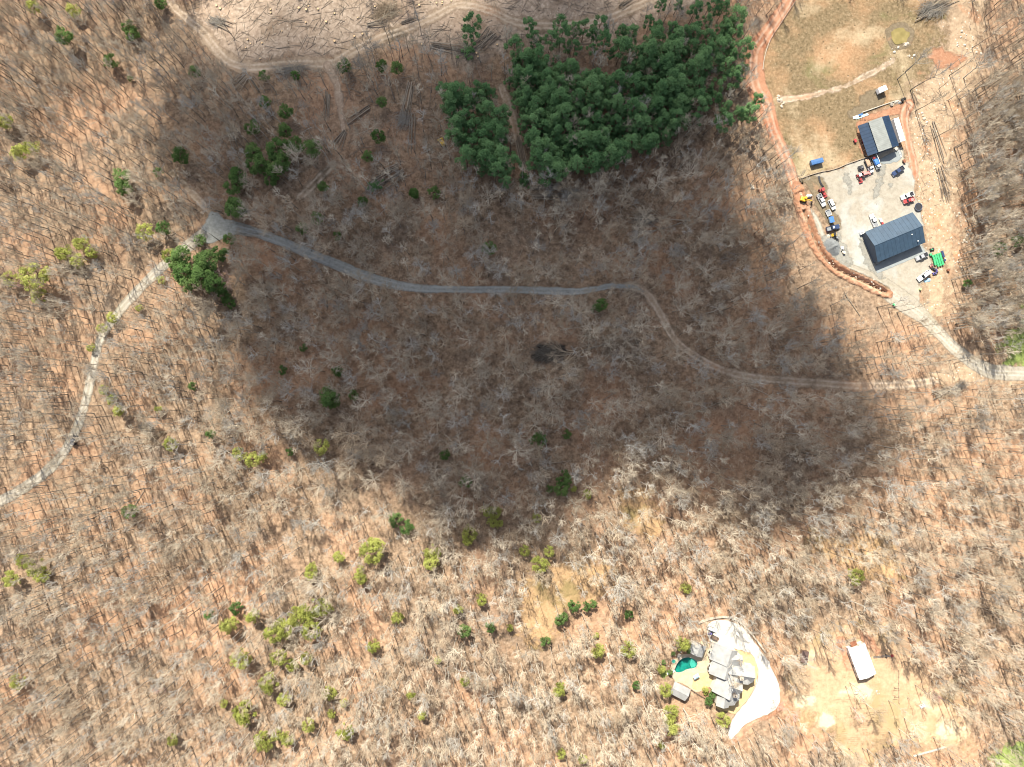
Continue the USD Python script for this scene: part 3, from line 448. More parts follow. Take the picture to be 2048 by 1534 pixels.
def tufts(r, centres, rad, n, size, flat=0.75, up=0.5, slim=0.5, long=1.0):
    """Many small leaf or needle blades spread through clumps."""
    V = []; n_ = len(centres) * n; c = np.repeat(np.asarray(centres), n, 0); R = np.repeat(np.broadcast_to(rad, (len(centres),)), n)
    d = r.normal(size=(n_, 3)); d /= np.linalg.norm(d, axis=1, keepdims=True); p = c + d * (R * r.uniform(.45, 1.0, n_) ** .6)[:, None] * np.array([1, 1, flat])
    nrm = d * .7 + r.normal(0, .55, (n_, 3)) + np.array([0, 0, up * 2.2]); nrm /= np.linalg.norm(nrm, axis=1, keepdims=True)
    a = np.cross(nrm, r.normal(size=(n_, 3))); a /= np.linalg.norm(a, axis=1, keepdims=True) + 1e-9; b = np.cross(nrm, a); s = size * r.uniform(.6, 1.35, n_)[:, None]
    v = np.stack([p - a * s * slim, p + a * s * slim, p + b * s * long], 1); return v.reshape(-1, 3), np.arange(n_ * 3).reshape(-1, 3)
def pine_tree(seed, h, w, start=0.6):
    r = np.random.default_rng(seed); tr, cr = MB(), MB(); t = limb(r, (0, 0, -.4), (r.normal(0, .02), r.normal(0, .02), 1), h, 6, .03, .02); tr.add(*tube(t, np.linspace(.17, .04, 7), 5)); C, Rr = [], []
    for lvl, (s, n, q_) in enumerate(((start, 5, 1.0), (start + .13, 6, .95), (start + .25, 5, .62), (.96, 3, .24))):
        a0 = r.uniform(0, 6.28)
        for k in range(n):
            if r.uniform() < .14: continue
            a = a0 + k * 6.28 / n + r.normal(0, .22); rr = w * q_ * r.uniform(.7, 1.3); z = h * s + r.normal(0, .5); x0 = np.array([np.interp(z, t[:, 2], t[:, 0]), np.interp(z, t[:, 2], t[:, 1])]); e = np.array([x0[0] + math.cos(a) * rr, x0[1] + math.sin(a) * rr, z + rr * .2]); tr.add(*tube(np.array([[x0[0], x0[1], z - .3], e]), np.array([.06, .025]), 3)); C.append(e); Rr.append(r.uniform(.55, 1.05) * w / 2.5)
    C.append(t[-1]); Rr.append(.55); cr.add(*tufts(r, C, Rr, 120, .40, .8, .35, .3, 1.5)); return tr.out(), cr.out()
def leafy_tree(seed, h, w, n=26, blade=0.40, squash=.8):
    r = np.random.default_rng(seed); tr, cr = MB(), MB(); t = limb(r, (0, 0, -.3), (0, 0, 1), h * .8, 4, .02, .05); tr.add(*tube(t, np.linspace(.13, .03, 5), 5)); C, Rr = [], []
    for i in range(n):
        d = r.normal(size=3); d /= np.linalg.norm(d); k = r.uniform(.35, 1) ** .5; e = np.array([d[0] * w * k, d[1] * w * k, h * .62 + d[2] * h * .34 * k]); e[:2] *= (1.15 - .5 * max(0, (e[2] - h * .5) / (h * .5)))
        tr.add(*tube(np.array([t[2], e]), np.array([.045, .015]), 3)); C.append(e); Rr.append(r.uniform(.25, .62) * w / 2.1)
    cr.add(*tufts(r, C, np.array(Rr) * 1.2, 46, blade, squash, .5, .4, 1.2)); return tr.out(), cr.out()
def tree_kind(name, tr, cr, mt, mc, second='branches'):
    c = kind_class(name); part(c, 'trunk', tr, mt, smooth=True); part(c, second, cr, mc); return c
SPREAD, POLE, SAPLING = [], [], []
tw = [m_twig, m_twig2, m_twig, m_twig3]
for i in range(9):
    SPREAD.append(tree_kind(f'spreading_tree_kind_{i + 1:03d}', *bare_tree(100 + i, 16 + (i % 4) * 1.3, 6.0 + .7 * (i % 3), .46 + .05 * (i % 3), 11 + i % 3, (16, 68), 1.0, 1.0, .8), m_bark, tw[i % 4]))
for i in range(8):
    POLE.append(tree_kind(f'slender_tree_kind_{i + 1:03d}', *bare_tree(200 + i, 16 + (i % 5) * 1.2, 3.2 + .4 * (i % 3), .5 + .06 * (i % 4), 7 + i % 2, (16, 52), .72, .9), m_dbark if i % 3 else m_bark, tw[(i + 1) % 4]))
for i in range(4):
    SAPLING.append(tree_kind(f'sapling_kind_{i + 1:03d}', *bare_tree(300 + i, 6 + i, 2.3, .2, 6, (25, 60), .5, .8), m_bark, [m_twig2, m_twig3, m_twig, m_twig2][i]))
PINKY = [tree_kind('budding_tree_kind', *bare_tree(400, 11, 4.2, .3, 8, (30, 60), .8, 1.0), m_bark, m_pink)]
PINES = [tree_kind(f'pine_kind_{i + 1:03d}', *pine_tree(500 + i, 15 + (i % 5) * .9, 2.2 + .3 * (i % 4), .60 - .03 * (i % 3)), m_pbark, m_pine, 'crown') for i in range(8)]
EVERS = [tree_kind(f'evergreen_kind_{i + 1:03d}', *leafy_tree(600 + i, 6.5 + i, 2.6, 38 + 2 * i, .34), m_pbark, m_ever, 'crown') for i in range(4)]
YELLS = [tree_kind(f'yellow_green_kind_{i + 1:03d}', *leafy_tree(700 + i, 5.5 + i, 2.5, 34 + 3 * i, .30), m_pbark, m_yell, 'crown') for i in range(4)]

ANCH = [(60, 60, 'in the top left corner'), (180, 60, 'near the top edge above the left slope'), (110, 200, 'on the upper left slope'), (250, 180, 'at the edge of the shade in the upper left'), (330, 90, 'left of the top dirt track'), (60, 330, 'at the left edge above the middle'),
    (200, 330, 'on the left slope above the gravel drive'), (330, 320, 'left of the shaded evergreens'), (300, 440, 'left of the gravel junction'), (120, 470, 'on the pale left slope'), (50, 580, 'by the yellow green thicket far left'), (180, 600, 'left of the upper gravel drive'), (90, 740, 'beside the gravel drive far left'),
    (300, 680, 'right of the upper gravel drive'), (250, 800, 'right of the dark buggy'), (60, 880, 'left of the dark buggy'), (340, 860, 'by the dark brush heap'), (170, 1000, 'below the gravel drive'), (330, 1020, 'on the pink slope left of the shade'), (60, 1120, 'at the left edge in the lower half'), (200, 1150, 'on the lower left slope'),
    (100, 1300, 'above the bottom left corner'), (80, 1470, 'in the bottom left corner'), (270, 1330, 'on the lower left slope near the bottom'), (400, 1230, 'left of the lower yellow green thicket'), (400, 1450, 'at the bottom edge left of centre'), (560, 1400, 'below the lower yellow green thicket'), (560, 1240, 'in the lower yellow green thicket'), (480, 1080, 'on the sunny slope below the shade'),
    (620, 1080, 'on the bright pink opening below the shade'), (560, 960, 'along the lower left edge of the shade'), (480, 800, 'at the left edge of the shade'), (440, 680, 'below the dark evergreen clump'), (390, 540, 'beside the dark evergreen clump'), (560, 560, 'just below the bluish gravel road'), (650, 660, 'in the shade left of centre'), (690, 800, 'in the shaded lower left of centre'),
    (700, 900, 'around the broad spreading tree'), (840, 700, 'in the middle of the shade'), (860, 860, 'in the shade below the centre'), (980, 680, 'at the centre of the photo'), (1090, 640, 'below the middle of the gravel road'), (1080, 850, 'around the dark green shaded evergreen'), (1220, 660, 'inside the bend of the brown track'), (1230, 800, 'right of centre in the shade'),
    (1380, 800, 'below the brown track'), (1480, 690, 'above the brown track on the right'), (1400, 600, 'right of the bend of the brown track'), (1530, 600, 'left of the red clay trench'), (1600, 680, 'below the red clay trench'), (1730, 700, 'left of the gravel lane'), (1560, 840, 'in the shade on the right'), (1700, 860, 'at the right edge of the shade'), (1850, 860, 'below the meeting of track and lane'), (1980, 850, 'at the right edge of the middle'),
    (1950, 1000, 'at the right edge in the lower half'), (1800, 1010, 'on the right slope below the shade'), (1620, 1000, 'along the lower right edge of the shade'), (1450, 960, 'in the lower right of the shade'), (1300, 950, 'at the lower edge of the shade'), (1150, 960, 'by the small bright trees below the shade'), (1000, 1000, 'left of the small bright trees'), (860, 1060, 'below the shade left of centre'),
    (760, 1200, 'in the lower middle of the woods'), (900, 1220, 'left of the golden grass gap'), (1080, 1080, 'above the golden grass gap'), (1230, 1120, 'right of the golden grass gap'), (1350, 1080, 'above the drive of the pool house'), (1500, 1120, 'above and right of the house drive'), (1650, 1180, 'above the long white building'), (1800, 1200, 'on the lower right slope'), (1960, 1180, 'at the right edge on the lower slope'),
    (1960, 1350, 'right of the sandy clearing'), (1780, 1320, 'beside the long white building'), (1620, 1250, 'between the house drive and the white building'), (1800, 1450, 'in the sandy clearing'), (1960, 1500, 'in the bottom right corner'), (1620, 1500, 'below the curve of the house drive'), (1420, 1490, 'below the pool house at the bottom edge'), (1330, 1420, 'left of the square pavilion'), (1340, 1290, 'beside the swimming pool'),
    (1230, 1250, 'left of the pool house'), (1200, 1400, 'in the woods left of the pavilion'), (1100, 1300, 'below the golden grass gap'), (1080, 1480, 'at the bottom edge of the middle'), (930, 1400, 'in the woods left of centre'), (780, 1440, 'at the bottom edge left of the middle'), (680, 1330, 'right of the lower yellow green thicket'),
    (420, 300, 'at the edge of the shaded evergreens'), (560, 300, 'in the shaded evergreen clump'), (420, 180, 'in the shade right of the slope'), (560, 190, 'below the top dirt track on the left'), (760, 180, 'between the log piles of the upper woods'), (740, 300, 'left of the yellow machine'), (560, 60, 'in the cleared ground at the top'), (760, 40, 'near the top edge in the cleared ground'), (930, 60, 'by the big log pile at the top'),
    (650, 420, 'above the bluish gravel road'), (850, 480, 'above the middle gravel road'), (1000, 460, 'below the pine stand'), (930, 330, 'below the left pine group'), (930, 220, 'in the left pine group'), (1080, 250, 'in the pine stand along the skid trail'), (1180, 300, 'in the lower part of the pine stand'), (1160, 180, 'in the middle of the pine stand'), (1110, 180, 'at the left of the pine stand middle'), (1060, 150, 'at the upper left corner of the pine stand'), (1080, 320, 'at the lower left corner of the pine stand'), (1140, 250, 'in the lower middle of the pine stand'), (1230, 230, 'right of the pine stand middle'), (1240, 160, 'in the upper middle of the pine stand'), (1300, 120, 'in the upper right of the pine stand'), (1350, 180, 'at the right tip of the pine stand'), (1260, 290, 'at the lower right edge of the pine stand'), (960, 170, 'at the top of the left pine group'), (980, 280, 'beside the skid trail in the left pine group'), (1420, 150, 'between pine stand and red road'), (1300, 200, 'on the right side of the pine stand'),
    (1060, 90, 'at the upper left of the pine stand'), (1200, 80, 'at the thin top of the pine stand'), (1340, 70, 'at the top right of the pine stand'), (1450, 80, 'between the pine stand and the red road'), (1450, 220, 'left of the red road'), (1420, 340, 'below the right end of the pine stand'), (1280, 400, 'below the pine stand on the right'), (1180, 480, 'above the end of the bluish gravel road'), (1350, 480, 'beside the twin fallen trees'), (1500, 440, 'left of the excavator'),
    (1950, 60, 'in the top right corner'), (1980, 200, 'at the right edge beyond the white trailer'), (1900, 280, 'right of the red side track'), (1990, 350, 'at the right edge of the upper half'), (1950, 480, 'right of the long dark roof'), (1980, 600, 'at the right edge below the green bins'), (1850, 220, 'beside the old navy roofed barn'), (1700, 120, 'in the dry field'), (1840, 700, 'beside the lower gravel lane')]
AN = np.array([(a, b) for a, b, _ in ANCH], float)
def zone(u, v): return ANCH[int(np.argmin(((AN - (u, v)) ** 2).sum(1)))][2]
pending = []                                 # individual trees: (name, look words, category, class, matrix, u, v)
def plant(name, look, cat, src, u, v, h, s=1.0, crown=0.75, jitter=True):
    """Plants a tree whose crown shows at pixel (u, v)."""
    p = P(u, v, h * crown); z = float(hz(p[0], p[1])); pending.append((name, look, cat, src, mat4((p[0], p[1], z), rng.uniform(0, 6.28), (s, s, s * rng.uniform(.92, 1.08))), u, v))
def flush():
    from collections import defaultdict
    g = defaultdict(list)
    for t in pending: g[(t[1], t[2], zone(t[5], t[6]))].append(t)
    for (look, cat, zn), ts in g.items():
        if len((look + ' ' + zn).split()) > 12: print('LONG', look, zn)
        if len(ts) == 1: copy(ts[0][0], f'{look} {zn}', cat, ts[0][3], ts[0][4])
        elif len(ts) == 2:
            a, b = sorted(ts, key=lambda t: t[5])
            if abs(a[5] - b[5]) > abs(a[6] - b[6]): w = ('left', 'right')
            else: a, b = sorted(ts, key=lambda t: t[6]); w = ('upper', 'lower')
            for t, k in ((a, w[0]), (b, w[1])): copy(t[0], f'{k} of two {plural(look)} {zn}', cat, t[3], t[4], f'two {plural(look)} {zn}')
        else:
            for t in ts: copy(t[0], f'{look} {zn}', cat, t[3], t[4], f'{plural(look)} {zn}')
def plural(s): return s[:-4] + 'trees' if s.endswith('tree') else s + 's'

# where trees may stand
from shapely.ops import unary_union
BARE = unary_union([s.buffer(b) for s, b in ((FIELD, 0), (YARD, 1.0), (MUD, 0), (REDROAD, 1.5), (SPOIL, 1.0), (LANE, 1.0), (WESTDRIVE, .6), (JUNCTION, 0.2), (MIDROAD, .3), (TRACK, .4), (TOPTRACK, 1.0), (SPUR, 1), (SKID, 1), (WTRACK, .5), (SHADETRACK, .5), (DRIVE, 1.0), (PATIO, 1.5), (LAWN, 1.5), (POOL, 9), (REDDIG, 0), (SHOPSLAB, 1), (FPATH, .5), (LANEEND, -1.5), (REDSIDE, 1.0), (REDBACK, 0), (POND, 3), (APRON, 2))] +
    [Polygon(polyw([(868, 272), (900, 272), (900, 304), (868, 304)])), Polygon(polyw([(1695, 205), (1815, 195), (1835, 300), (1830, 340), (1730, 330)])), Polygon(polyw([(1060, 690), (1125, 680), (1150, 700), (1120, 722), (1065, 725)])), Polygon(polyw([(1685, 1262), (1765, 1262), (1775, 1372), (1705, 1378)])), Polygon(polyw([(1326, 1352), (1395, 1352), (1395, 1405), (1340, 1410)])), Polygon(polyw([(1600, 1300), (1626, 1300), (1626, 1335), (1600, 1335)])), Polygon(polyw([(1845, 480), (1885, 480), (1895, 585), (1830, 590)])), Polygon(polyw([(1570, 370), (1620, 370), (1700, 540), (1640, 540)]))])
THINZ = [(CLEAR, .035), (THIN, .26), (SAND, .15), (EAST, .03), (GOLD, .3), (GOLD2, .3), (GOLD3, .35), (GOLD4, .4), (PALE1, 0), (GREENR, .15), (GREENR2, .2),
    (Polygon(polyw([(870, 130), (1010, 90), (1230, 70), (1440, 30), (1480, 130), (1400, 250), (1330, 330), (1080, 360), (920, 340), (880, 230)])), .45), (Polygon(polyw([(480, 150), (640, 140), (700, 180), (860, 140), (880, 330), (700, 340), (600, 250)])), .45), (Polygon(polyw([(1560, 400), (1620, 480), (1700, 570), (1790, 620), (1830, 700), (1700, 640), (1600, 560), (1540, 450)])), .22),
    (Polygon(polyw([(640, 950), (830, 920), (860, 1010), (800, 1120), (700, 1130), (560, 1080), (560, 1010)])), .55)]
for a in (BARE, *[t[0] for t in THINZ]): shapely.prepare(a)
def free(p, r=None):
    pt = Point(p[0], p[1])
    if shapely.contains(BARE, pt): return False
    k = 1.0
    for g, d in THINZ:
        if shapely.contains(g, pt): k = min(k, d)
    return (r or rng).uniform() < k
# prominent crowns of the photograph: (u, v, crown radius in its pixels)
BIG = [(700, 868, 48), (617, 880, 26), (640, 930, 36), (560, 1005, 26), (500, 1050, 24), (770, 910, 30), (790, 925, 22), (920, 890, 30), (975, 885, 28), (1000, 950, 26), (965, 850, 22), (830, 880, 22), (1035, 905, 34), (1195, 855, 30), (1070, 850, 28), (1280, 885, 26), (1310, 850, 22), (1340, 775, 36), (1420, 785, 28), (1290, 800, 26), (1270, 895, 30), (1300, 900, 24), (1240, 905, 26), (1360, 910, 24), (1420, 900, 28), (1440, 950, 26),
    (1255, 960, 22), (1325, 950, 22), (1410, 965, 24), (1500, 980, 38), (1530, 1040, 28), (1080, 490, 22), (1135, 455, 26), (1070, 530, 24), (1150, 385, 30), (1290, 430, 26), (1240, 400, 26), (1255, 500, 18), (1275, 535, 24), (1370, 535, 22), (1110, 610, 30), (1150, 605, 28), (1140, 560, 16), (1225, 640, 28), (1290, 645, 30), (1180, 690, 22), (1230, 720, 22), (1340, 695, 20), (1385, 700, 28), (1410, 735, 24), (620, 400, 26), (780, 420, 26), (745, 430, 22), (790, 410, 24), (930, 440, 30), (945, 505, 28), (980, 500, 20),
    (840, 530, 26), (880, 555, 24), (955, 555, 26), (1000, 545, 26), (635, 515, 30), (560, 585, 24), (625, 595, 26), (515, 605, 30), (590, 635, 30), (645, 685, 22), (575, 690, 26), (615, 735, 28), (745, 620, 26), (780, 625, 24), (820, 630, 22), (860, 620, 24), (700, 590, 24), (690, 575, 22), (650, 570, 24), (760, 660, 24), (800, 690, 20), (850, 680, 22), (945, 640, 20), (975, 650, 22), (985, 680, 24), (1010, 670, 26), (895, 675, 20), (870, 750, 16), (770, 695, 22), (730, 800, 24), (775, 800, 22), (570, 790, 24), (610, 800, 22),
    (540, 860, 24), (840, 770, 22), (900, 800, 18), (910, 845, 22), (460, 660, 30), (490, 710, 26), (440, 700, 28), (470, 560, 26), (490, 620, 24), (220, 470, 26), (250, 480, 20), (130, 540, 22), (40, 700, 22), (90, 620, 24), (470, 1070, 24), (350, 1095, 26), (480, 330, 18), (620, 320, 22), (375, 150, 22), (380, 200, 26), (390, 260, 24), (290, 260, 22), (320, 290, 26), (430, 300, 22), (340, 365, 22), (1380, 340, 34), (1385, 250, 30), (1420, 320, 24), (1320, 360, 34), (1480, 65, 18), (1360, 120, 20),
    (660, 1240, 28), (680, 1230, 24), (795, 1200, 26), (850, 1210, 28), (900, 1180, 24), (940, 1170, 22), (1000, 1170, 22), (885, 1285, 24), (740, 1370, 24), (850, 1330, 26), (870, 1400, 24), (895, 1400, 22), (740, 1420, 26), (905, 1460, 22), (740, 1500, 30), (560, 1430, 24), (620, 1350, 22), (660, 1500, 26), (590, 1290, 26), (610, 1370, 24), (975, 1240, 22), (915, 1310, 20), (1030, 1010, 26), (1060, 1050, 22), (1090, 1000, 22), (1150, 1010, 26), (1180, 1040, 22), (1120, 1080, 26), (1160, 1075, 24), (1040, 1050, 20), (880, 1055, 28), (845, 1045, 24), (905, 1110, 24), (945, 1120, 24), (1000, 1120, 24), (985, 1080, 22), (1215, 1070, 22), (1240, 1060, 20), (1260, 1095, 22), (1330, 1000, 22), (1290, 1030, 24), (1370, 1000, 26), (1400, 1030, 26), (1250, 1180, 40), (1235, 1160, 28), (1280, 1190, 22), (1405, 1115, 34), (1440, 1110, 28), (1350, 1110, 24),
    (1390, 1455, 34), (1410, 1470, 28), (1440, 1500, 28), (1360, 1490, 24), (1250, 1360, 22), (1190, 1430, 24), (1110, 1430, 22), (1210, 1520, 26), (1060, 1430, 22), (1480, 1240, 26), (1520, 1180, 28), (1600, 1130, 34), (1570, 1100, 26), (1640, 1040, 34), (1660, 990, 30), (1600, 990, 26), (1690, 1045, 26), (1580, 830, 30), (1620, 860, 26), (1560, 900, 26), (1640, 930, 26), (1680, 940, 26), (1790, 980, 34), (1830, 1000, 28), (1920, 940, 28), (1900, 1000, 26), (1750, 1110, 28), (1860, 1110, 34), (1900, 1120, 28), (1960, 1070, 28), (1980, 1000, 28), (1780, 1260, 30), (1800, 1290, 26), (1860, 1300, 28), (1870, 1230, 28), (1930, 1240, 28), (1960, 1330, 30), (1990, 1390, 28), (1760, 1430, 26), (1840, 1460, 22), (1890, 1330, 26), (1950, 1430, 24), (1690, 1510, 26), (1810, 1490, 22), (1600, 1360, 30), (1585, 1340, 24), (1540, 1300, 22), (1980, 650, 28), (1950, 680, 24), (1990, 560, 26), (1900, 330, 26), (1960, 290, 30), (1990, 380, 30), (1980, 120, 30), (1880, 60, 26), (1900, 60, 22), (2000, 40, 26)]
R2 = np.random.default_rng(11)
for (u, v, r) in BIG:
    k = R2.integers(len(SPREAD)); hh = 16 + (k % 4) * 1.3; w0 = 6.2 + .7 * (k % 3)
    s = float(np.clip(r * PX * 1.0 / w0, .62, 1.45)); p = P(u, v, hh * s * .78)
    if shapely.contains(BARE.buffer(-.3), Point(p[0], p[1])): continue
    look = 'broad crowned bare grey tree' if r >= 34 else ('wide branching bare tree' if r >= 26 else 'pale bare branching tree')
    plant('bare_tree', look, 'bare tree', SPREAD[k], u, v, hh * s, s, .78)
# the leaning tall trees beside the barn in the upper right
for (u, v, h) in [(1833, 128, 22), (1862, 150, 23), (1870, 195, 22), (1842, 118, 18), (1905, 255, 20), (1935, 175, 20)]:
    k = R2.integers(len(POLE)); plant('bare_tree', 'tall leaning bare tree', 'bare tree', POLE[k], u, v, h, h / 17.0, .6)
for (u, v) in [(436, 545), (452, 560), (38, 570), (312, 1385), (1880, 1395), (1720, 1430), (1560, 1415), (1590, 1435), (22, 545)]:
    plant('budding_tree', 'pinkish budding tree', 'budding tree', PINKY[0], u, v, 10, R2.uniform(.7, 1.0), .75)
# the pines
PINEP = [(Polygon([(1000, 176), (1030, 118), (1080, 100), (1130, 120), (1180, 150), (1220, 140), (1270, 105), (1330, 70), (1390, 60), (1420, 110), (1370, 150), (1390, 210), (1370, 250), (1330, 280), (1260, 300), (1200, 330), (1130, 340), (1080, 345), (1060, 300), (1040, 240)]), 15.5), (Polygon([(890, 165), (950, 150), (1000, 190), (1010, 230), (1022, 290), (1034, 330), (1000, 345), (950, 335), (915, 300), (890, 240)]), 19), (Polygon([(1000, 60), (1060, 30), (1110, 40), (1200, 30), (1270, 20), (1340, 0), (1450, -20), (1500, 40), (1450, 90), (1400, 60), (1300, 80), (1230, 120), (1130, 110), (1010, 130)]), 30), (Polygon([(1400, 60), (1470, 40), (1500, 110), (1450, 220), (1390, 250), (1370, 200), (1400, 120)]), 24), (Polygon([(925, 310), (1030, 345), (1020, 365), (960, 350)]), 26)]
R3 = np.random.default_rng(21); pines = []
for g, sp in PINEP:
    x0, y0, x1, y1 = g.bounds
    for a in np.arange(x0, x1, sp):
        for b in np.arange(y0, y1, sp):
            u, v = a + R3.uniform(-.48, .48) * sp, b + R3.uniform(-.48, .48) * sp
            if g.contains(Point(u, v)): pines.append((u, v))
pines += [(1520, 196), (1508, 218), (1455, 235), (1490, 225), (1476, 222), (1330, 122), (1468, 100), (1455, 55), (945, 40), (943, 60)]
SKPX = LineString([(1003, 170), (1014, 204), (1026, 240), (1036, 280), (1046, 318), (1058, 350)]); n_p = 0; restp = []; R3.shuffle(pines)
for (u, v) in pines:
    k = R3.integers(len(PINES)); s = R3.uniform(.62, 1.22); h = (15 + (k % 5) * .9) * s; p = P(u, v, h * .85)
    if math.hypot(u - 884, v - 285) < 24 or SKPX.distance(Point(u, v)) < 13 or shapely.contains(unary_union([SKID, TOPTRACK]), Point(p[0], p[1])) or len(restp) + n_p > 900: continue
    if n_p >= 300: restp.append((k, s, u, v, h)); continue
    n_p += 1; plant('pine_tree', 'tall broad pine tree' if s > 1.02 else ('small slender pine tree' if s < .82 else 'green pine tree'), 'pine tree', PINES[k], u, v, h, s, .85)
if restp:
    q_ = P(np.array([t[2] for t in restp]), np.array([t[3] for t in restp]), np.array([t[4] * .85 for t in restp])); scatter('pine_wood', 'smaller pines filling in between the single pines of the stand', PINES, [(a, b, float(hz(a, b))) for a, b, _ in q_], R3.uniform(0, 6.28, len(restp)), [t[1] for t in restp], [t[0] for t in restp], 'pine wood')
Yl = [(65,12,12),(146,18,13),(8,240,14),(34,302,15),(60,295,15),(160,485,14),(125,505,15),(152,520,13),(180,502,12),(287,462,14),(62,552,22),(75,592,14),(15,555,12),(335,510,11),(222,635,10),(202,657,8),(180,695,8),(320,560,8),(277,615,7),(205,780,9),(223,799,10),(235,822,10),(338,888,11),(315,818,7),(476,908,13),(503,920,12),(522,914,10),(40,1123,13),(68,1135,18),(18,1159,13),(79,1152,14),(33,1365,14),(455,1251,16),(344,1482,9),(445,1408,8),(488,1429,21),(503,1233,13),(621,1149,12),(720,1157,12),(591,1233,18),(621,1220,19),(647,1215,14),(563,1258,18),(545,1268,16),(619,1263,16),(555,1317,13),(611,1319,10),(583,1332,10),(537,1368,18),(567,1399,13),(657,1390,13),(662,1429,8),(687,1408,8),(616,1454,11),(690,1464,15),(525,1485,18),(573,1480,13),(553,1471,9),(746,1294,12),(794,1238,11),(963,1200,11),(916,1220,9),(875,1322,7),(929,1365,8),(822,1391,9),(844,1432,8),(1020,1257,7),(642,894,13),(742,1105,20),(748,1088,12),(677,1114,11),(622,1138,10),(973,1023,11),(990,1025,11),(985,1045,10),(998,1048,8),(938,1068,13),(935,1083,9),(865,1105,15),(862,1125,15),(720,1140,8),(1148,978,6),(1174,989,9),(1074,1037,8),(1050,1103,9),(1099,1104,9),(1081,1130,14),(1716,1155,14),(1197,1304,13),(1260,1302,13),(1119,1382,13),(1373,1177,11),(1367,1289,14),(1344,1425,12),(1344,1455,15),(1338,1440,10),(1324,1340,8),(1333,1383,11),(1448,1441,12),(1123,1510,9),(1166,1520,9),(1323,1492,7),(1192,1271,6),(1412,1380,6),(478,1322,18)]
Gl = [(125,69,14),(218,119,12),(240,350,14),(243,372,13),(315,344,8),(260,156,5),(325,455,12),(420,868,8),(255,1024,12),(383,772,7),(470,1218,11),(417,1230,9),(929,1263,11),(980,1256,9),(1258,1230,8),(1091,1284,9),(1273,1373,7),(1174,1215,8),(1187,1209,7),(2001,496,12),(2041,480,12),(1938,565,7),(632,435,11),(602,455,10),(674,471,8),(724,401,8),(828,386,9),(868,384,11),(827,384,8),(1203,610,11),(1192,616,8),(1425,1393,6),(1418,1404,7),(1378,1302,5)]
Dl = [(253,50,11),(263,66,12),(386,141,10),(397,480,10),(455,477,10),(470,415,17),(360,510,16),(390,530,20),(412,520,17),(362,542,17),(400,550,20),(425,565,17),(375,565,15),(437,505,14),(345,520,13),(445,590,12),(457,605,10),(552,296,20),(590,287,14),(502,299,14),(511,325,18),(549,328,18),(564,322,14),(464,363,19),(473,349,15),(540,352,14),(622,293,15),(502,252,13),(567,258,12),(528,202,10),(570,220,12),(687,129,12),(763,129,10),(792,133,11),(526,149,9),(590,149,8),(763,202,9),(754,270,12),(734,311,10),(725,401,9),(646,372,9),(467,410,15),(358,308,14),(318,3,10),(977,495,12),(673,742,10),(564,740,8),(606,695,7),(655,793,17),(665,806,11),(705,789,9),(578,904,7),(890,909,9),(931,964,11),(790,1040,12),(812,1055,12),(1078,880,14),(1134,869,8),(1129,958,13),(1124,978,13),(1099,978,7),(1119,1243,9),(1148,1213,10),(1128,1235,8)]
for L_, name, look, cat, kinds, h0 in ((Yl, 'yellow_green_tree', 'yellow green tree', 'small tree', YELLS, 5.5), (Gl, 'evergreen_tree', 'mid green evergreen tree', 'evergreen tree', EVERS, 6.5), (Dl, 'evergreen_tree', 'dark green evergreen tree', 'evergreen tree', EVERS, 6.5)):
    for (u, v, r) in L_:
        k = R3.integers(len(kinds)); s = r * PX / 2.45; plant(name, ('large ' if r >= 15 else ('small ' if r <= 9 else '')) + look, cat, kinds[k], u, v, (h0 + k) * s, s, .7)
flush()

# the mass of the woods: every other trunk and sapling
U, V = [], []
R4 = np.random.default_rng(31); sp = 16.5
cand = np.column_stack([R4.uniform(-40, 2090, 17500), R4.uniform(-110, 1570, 17500)])
from scipy.spatial import cKDTree
drop = set()
for i, j in sorted(cKDTree(cand).query_pairs(9.0)):
    if i not in drop: drop.add(j)
cand = np.delete(cand, sorted(drop), 0); ex = R4.uniform((1905, 170), (2075, 660), (520, 2)); cand = np.vstack([cand, ex]); U, V = cand[:, 0], cand[:, 1]
PW = P(np.array(U), np.array(V)); allk = SPREAD + POLE + SAPLING; locs, rots, scs, wh = [], [], [], []
bigpos = np.array([t[4][3, :2] for t in pending if t[2] != 'pine tree']); KT = cKDTree(bigpos)
U_, V_ = np.array(U), np.array(V); dbig = KT.query(PW[:, :2])[0]; leafy = np.array([t[4][3, :2] for t in pending if t[2] in ('small tree', 'evergreen tree')]); dleaf = cKDTree(leafy).query(PW[:, :2])[0]
for p, u, v, d, dl in zip(PW, U_, V_, dbig, dleaf):
    if not free(p, R4): continue
    if d < 2.4 or dl < 3.6: continue
    x = R4.uniform(); left = u < 430 and v > 420 or u < 260; mid = 420 < u < 1700 and 380 < v < 1000
    if x < (.36 if mid else (.03 if left else .11)) and d > 3.5: k = R4.integers(len(SPREAD)); s = R4.uniform(.5, .85)
    elif x < (.62 if mid else (.86 if left else .76)): k = len(SPREAD) + R4.integers(len(POLE)); s = R4.uniform(.72, 1.12)
    else: k = len(SPREAD) + len(POLE) + R4.integers(len(SAPLING)); s = R4.uniform(.7, 1.25)
    locs.append(p); rots.append(R4.uniform(0, 6.28)); scs.append(s); wh.append(k)
scatter('bare_woodland', 'bare leafless woods of slender trunks and saplings covering the slopes', allk, locs, rots, scs, wh, 'woodland')
print('woods', len(locs), 'individual', len(pending))

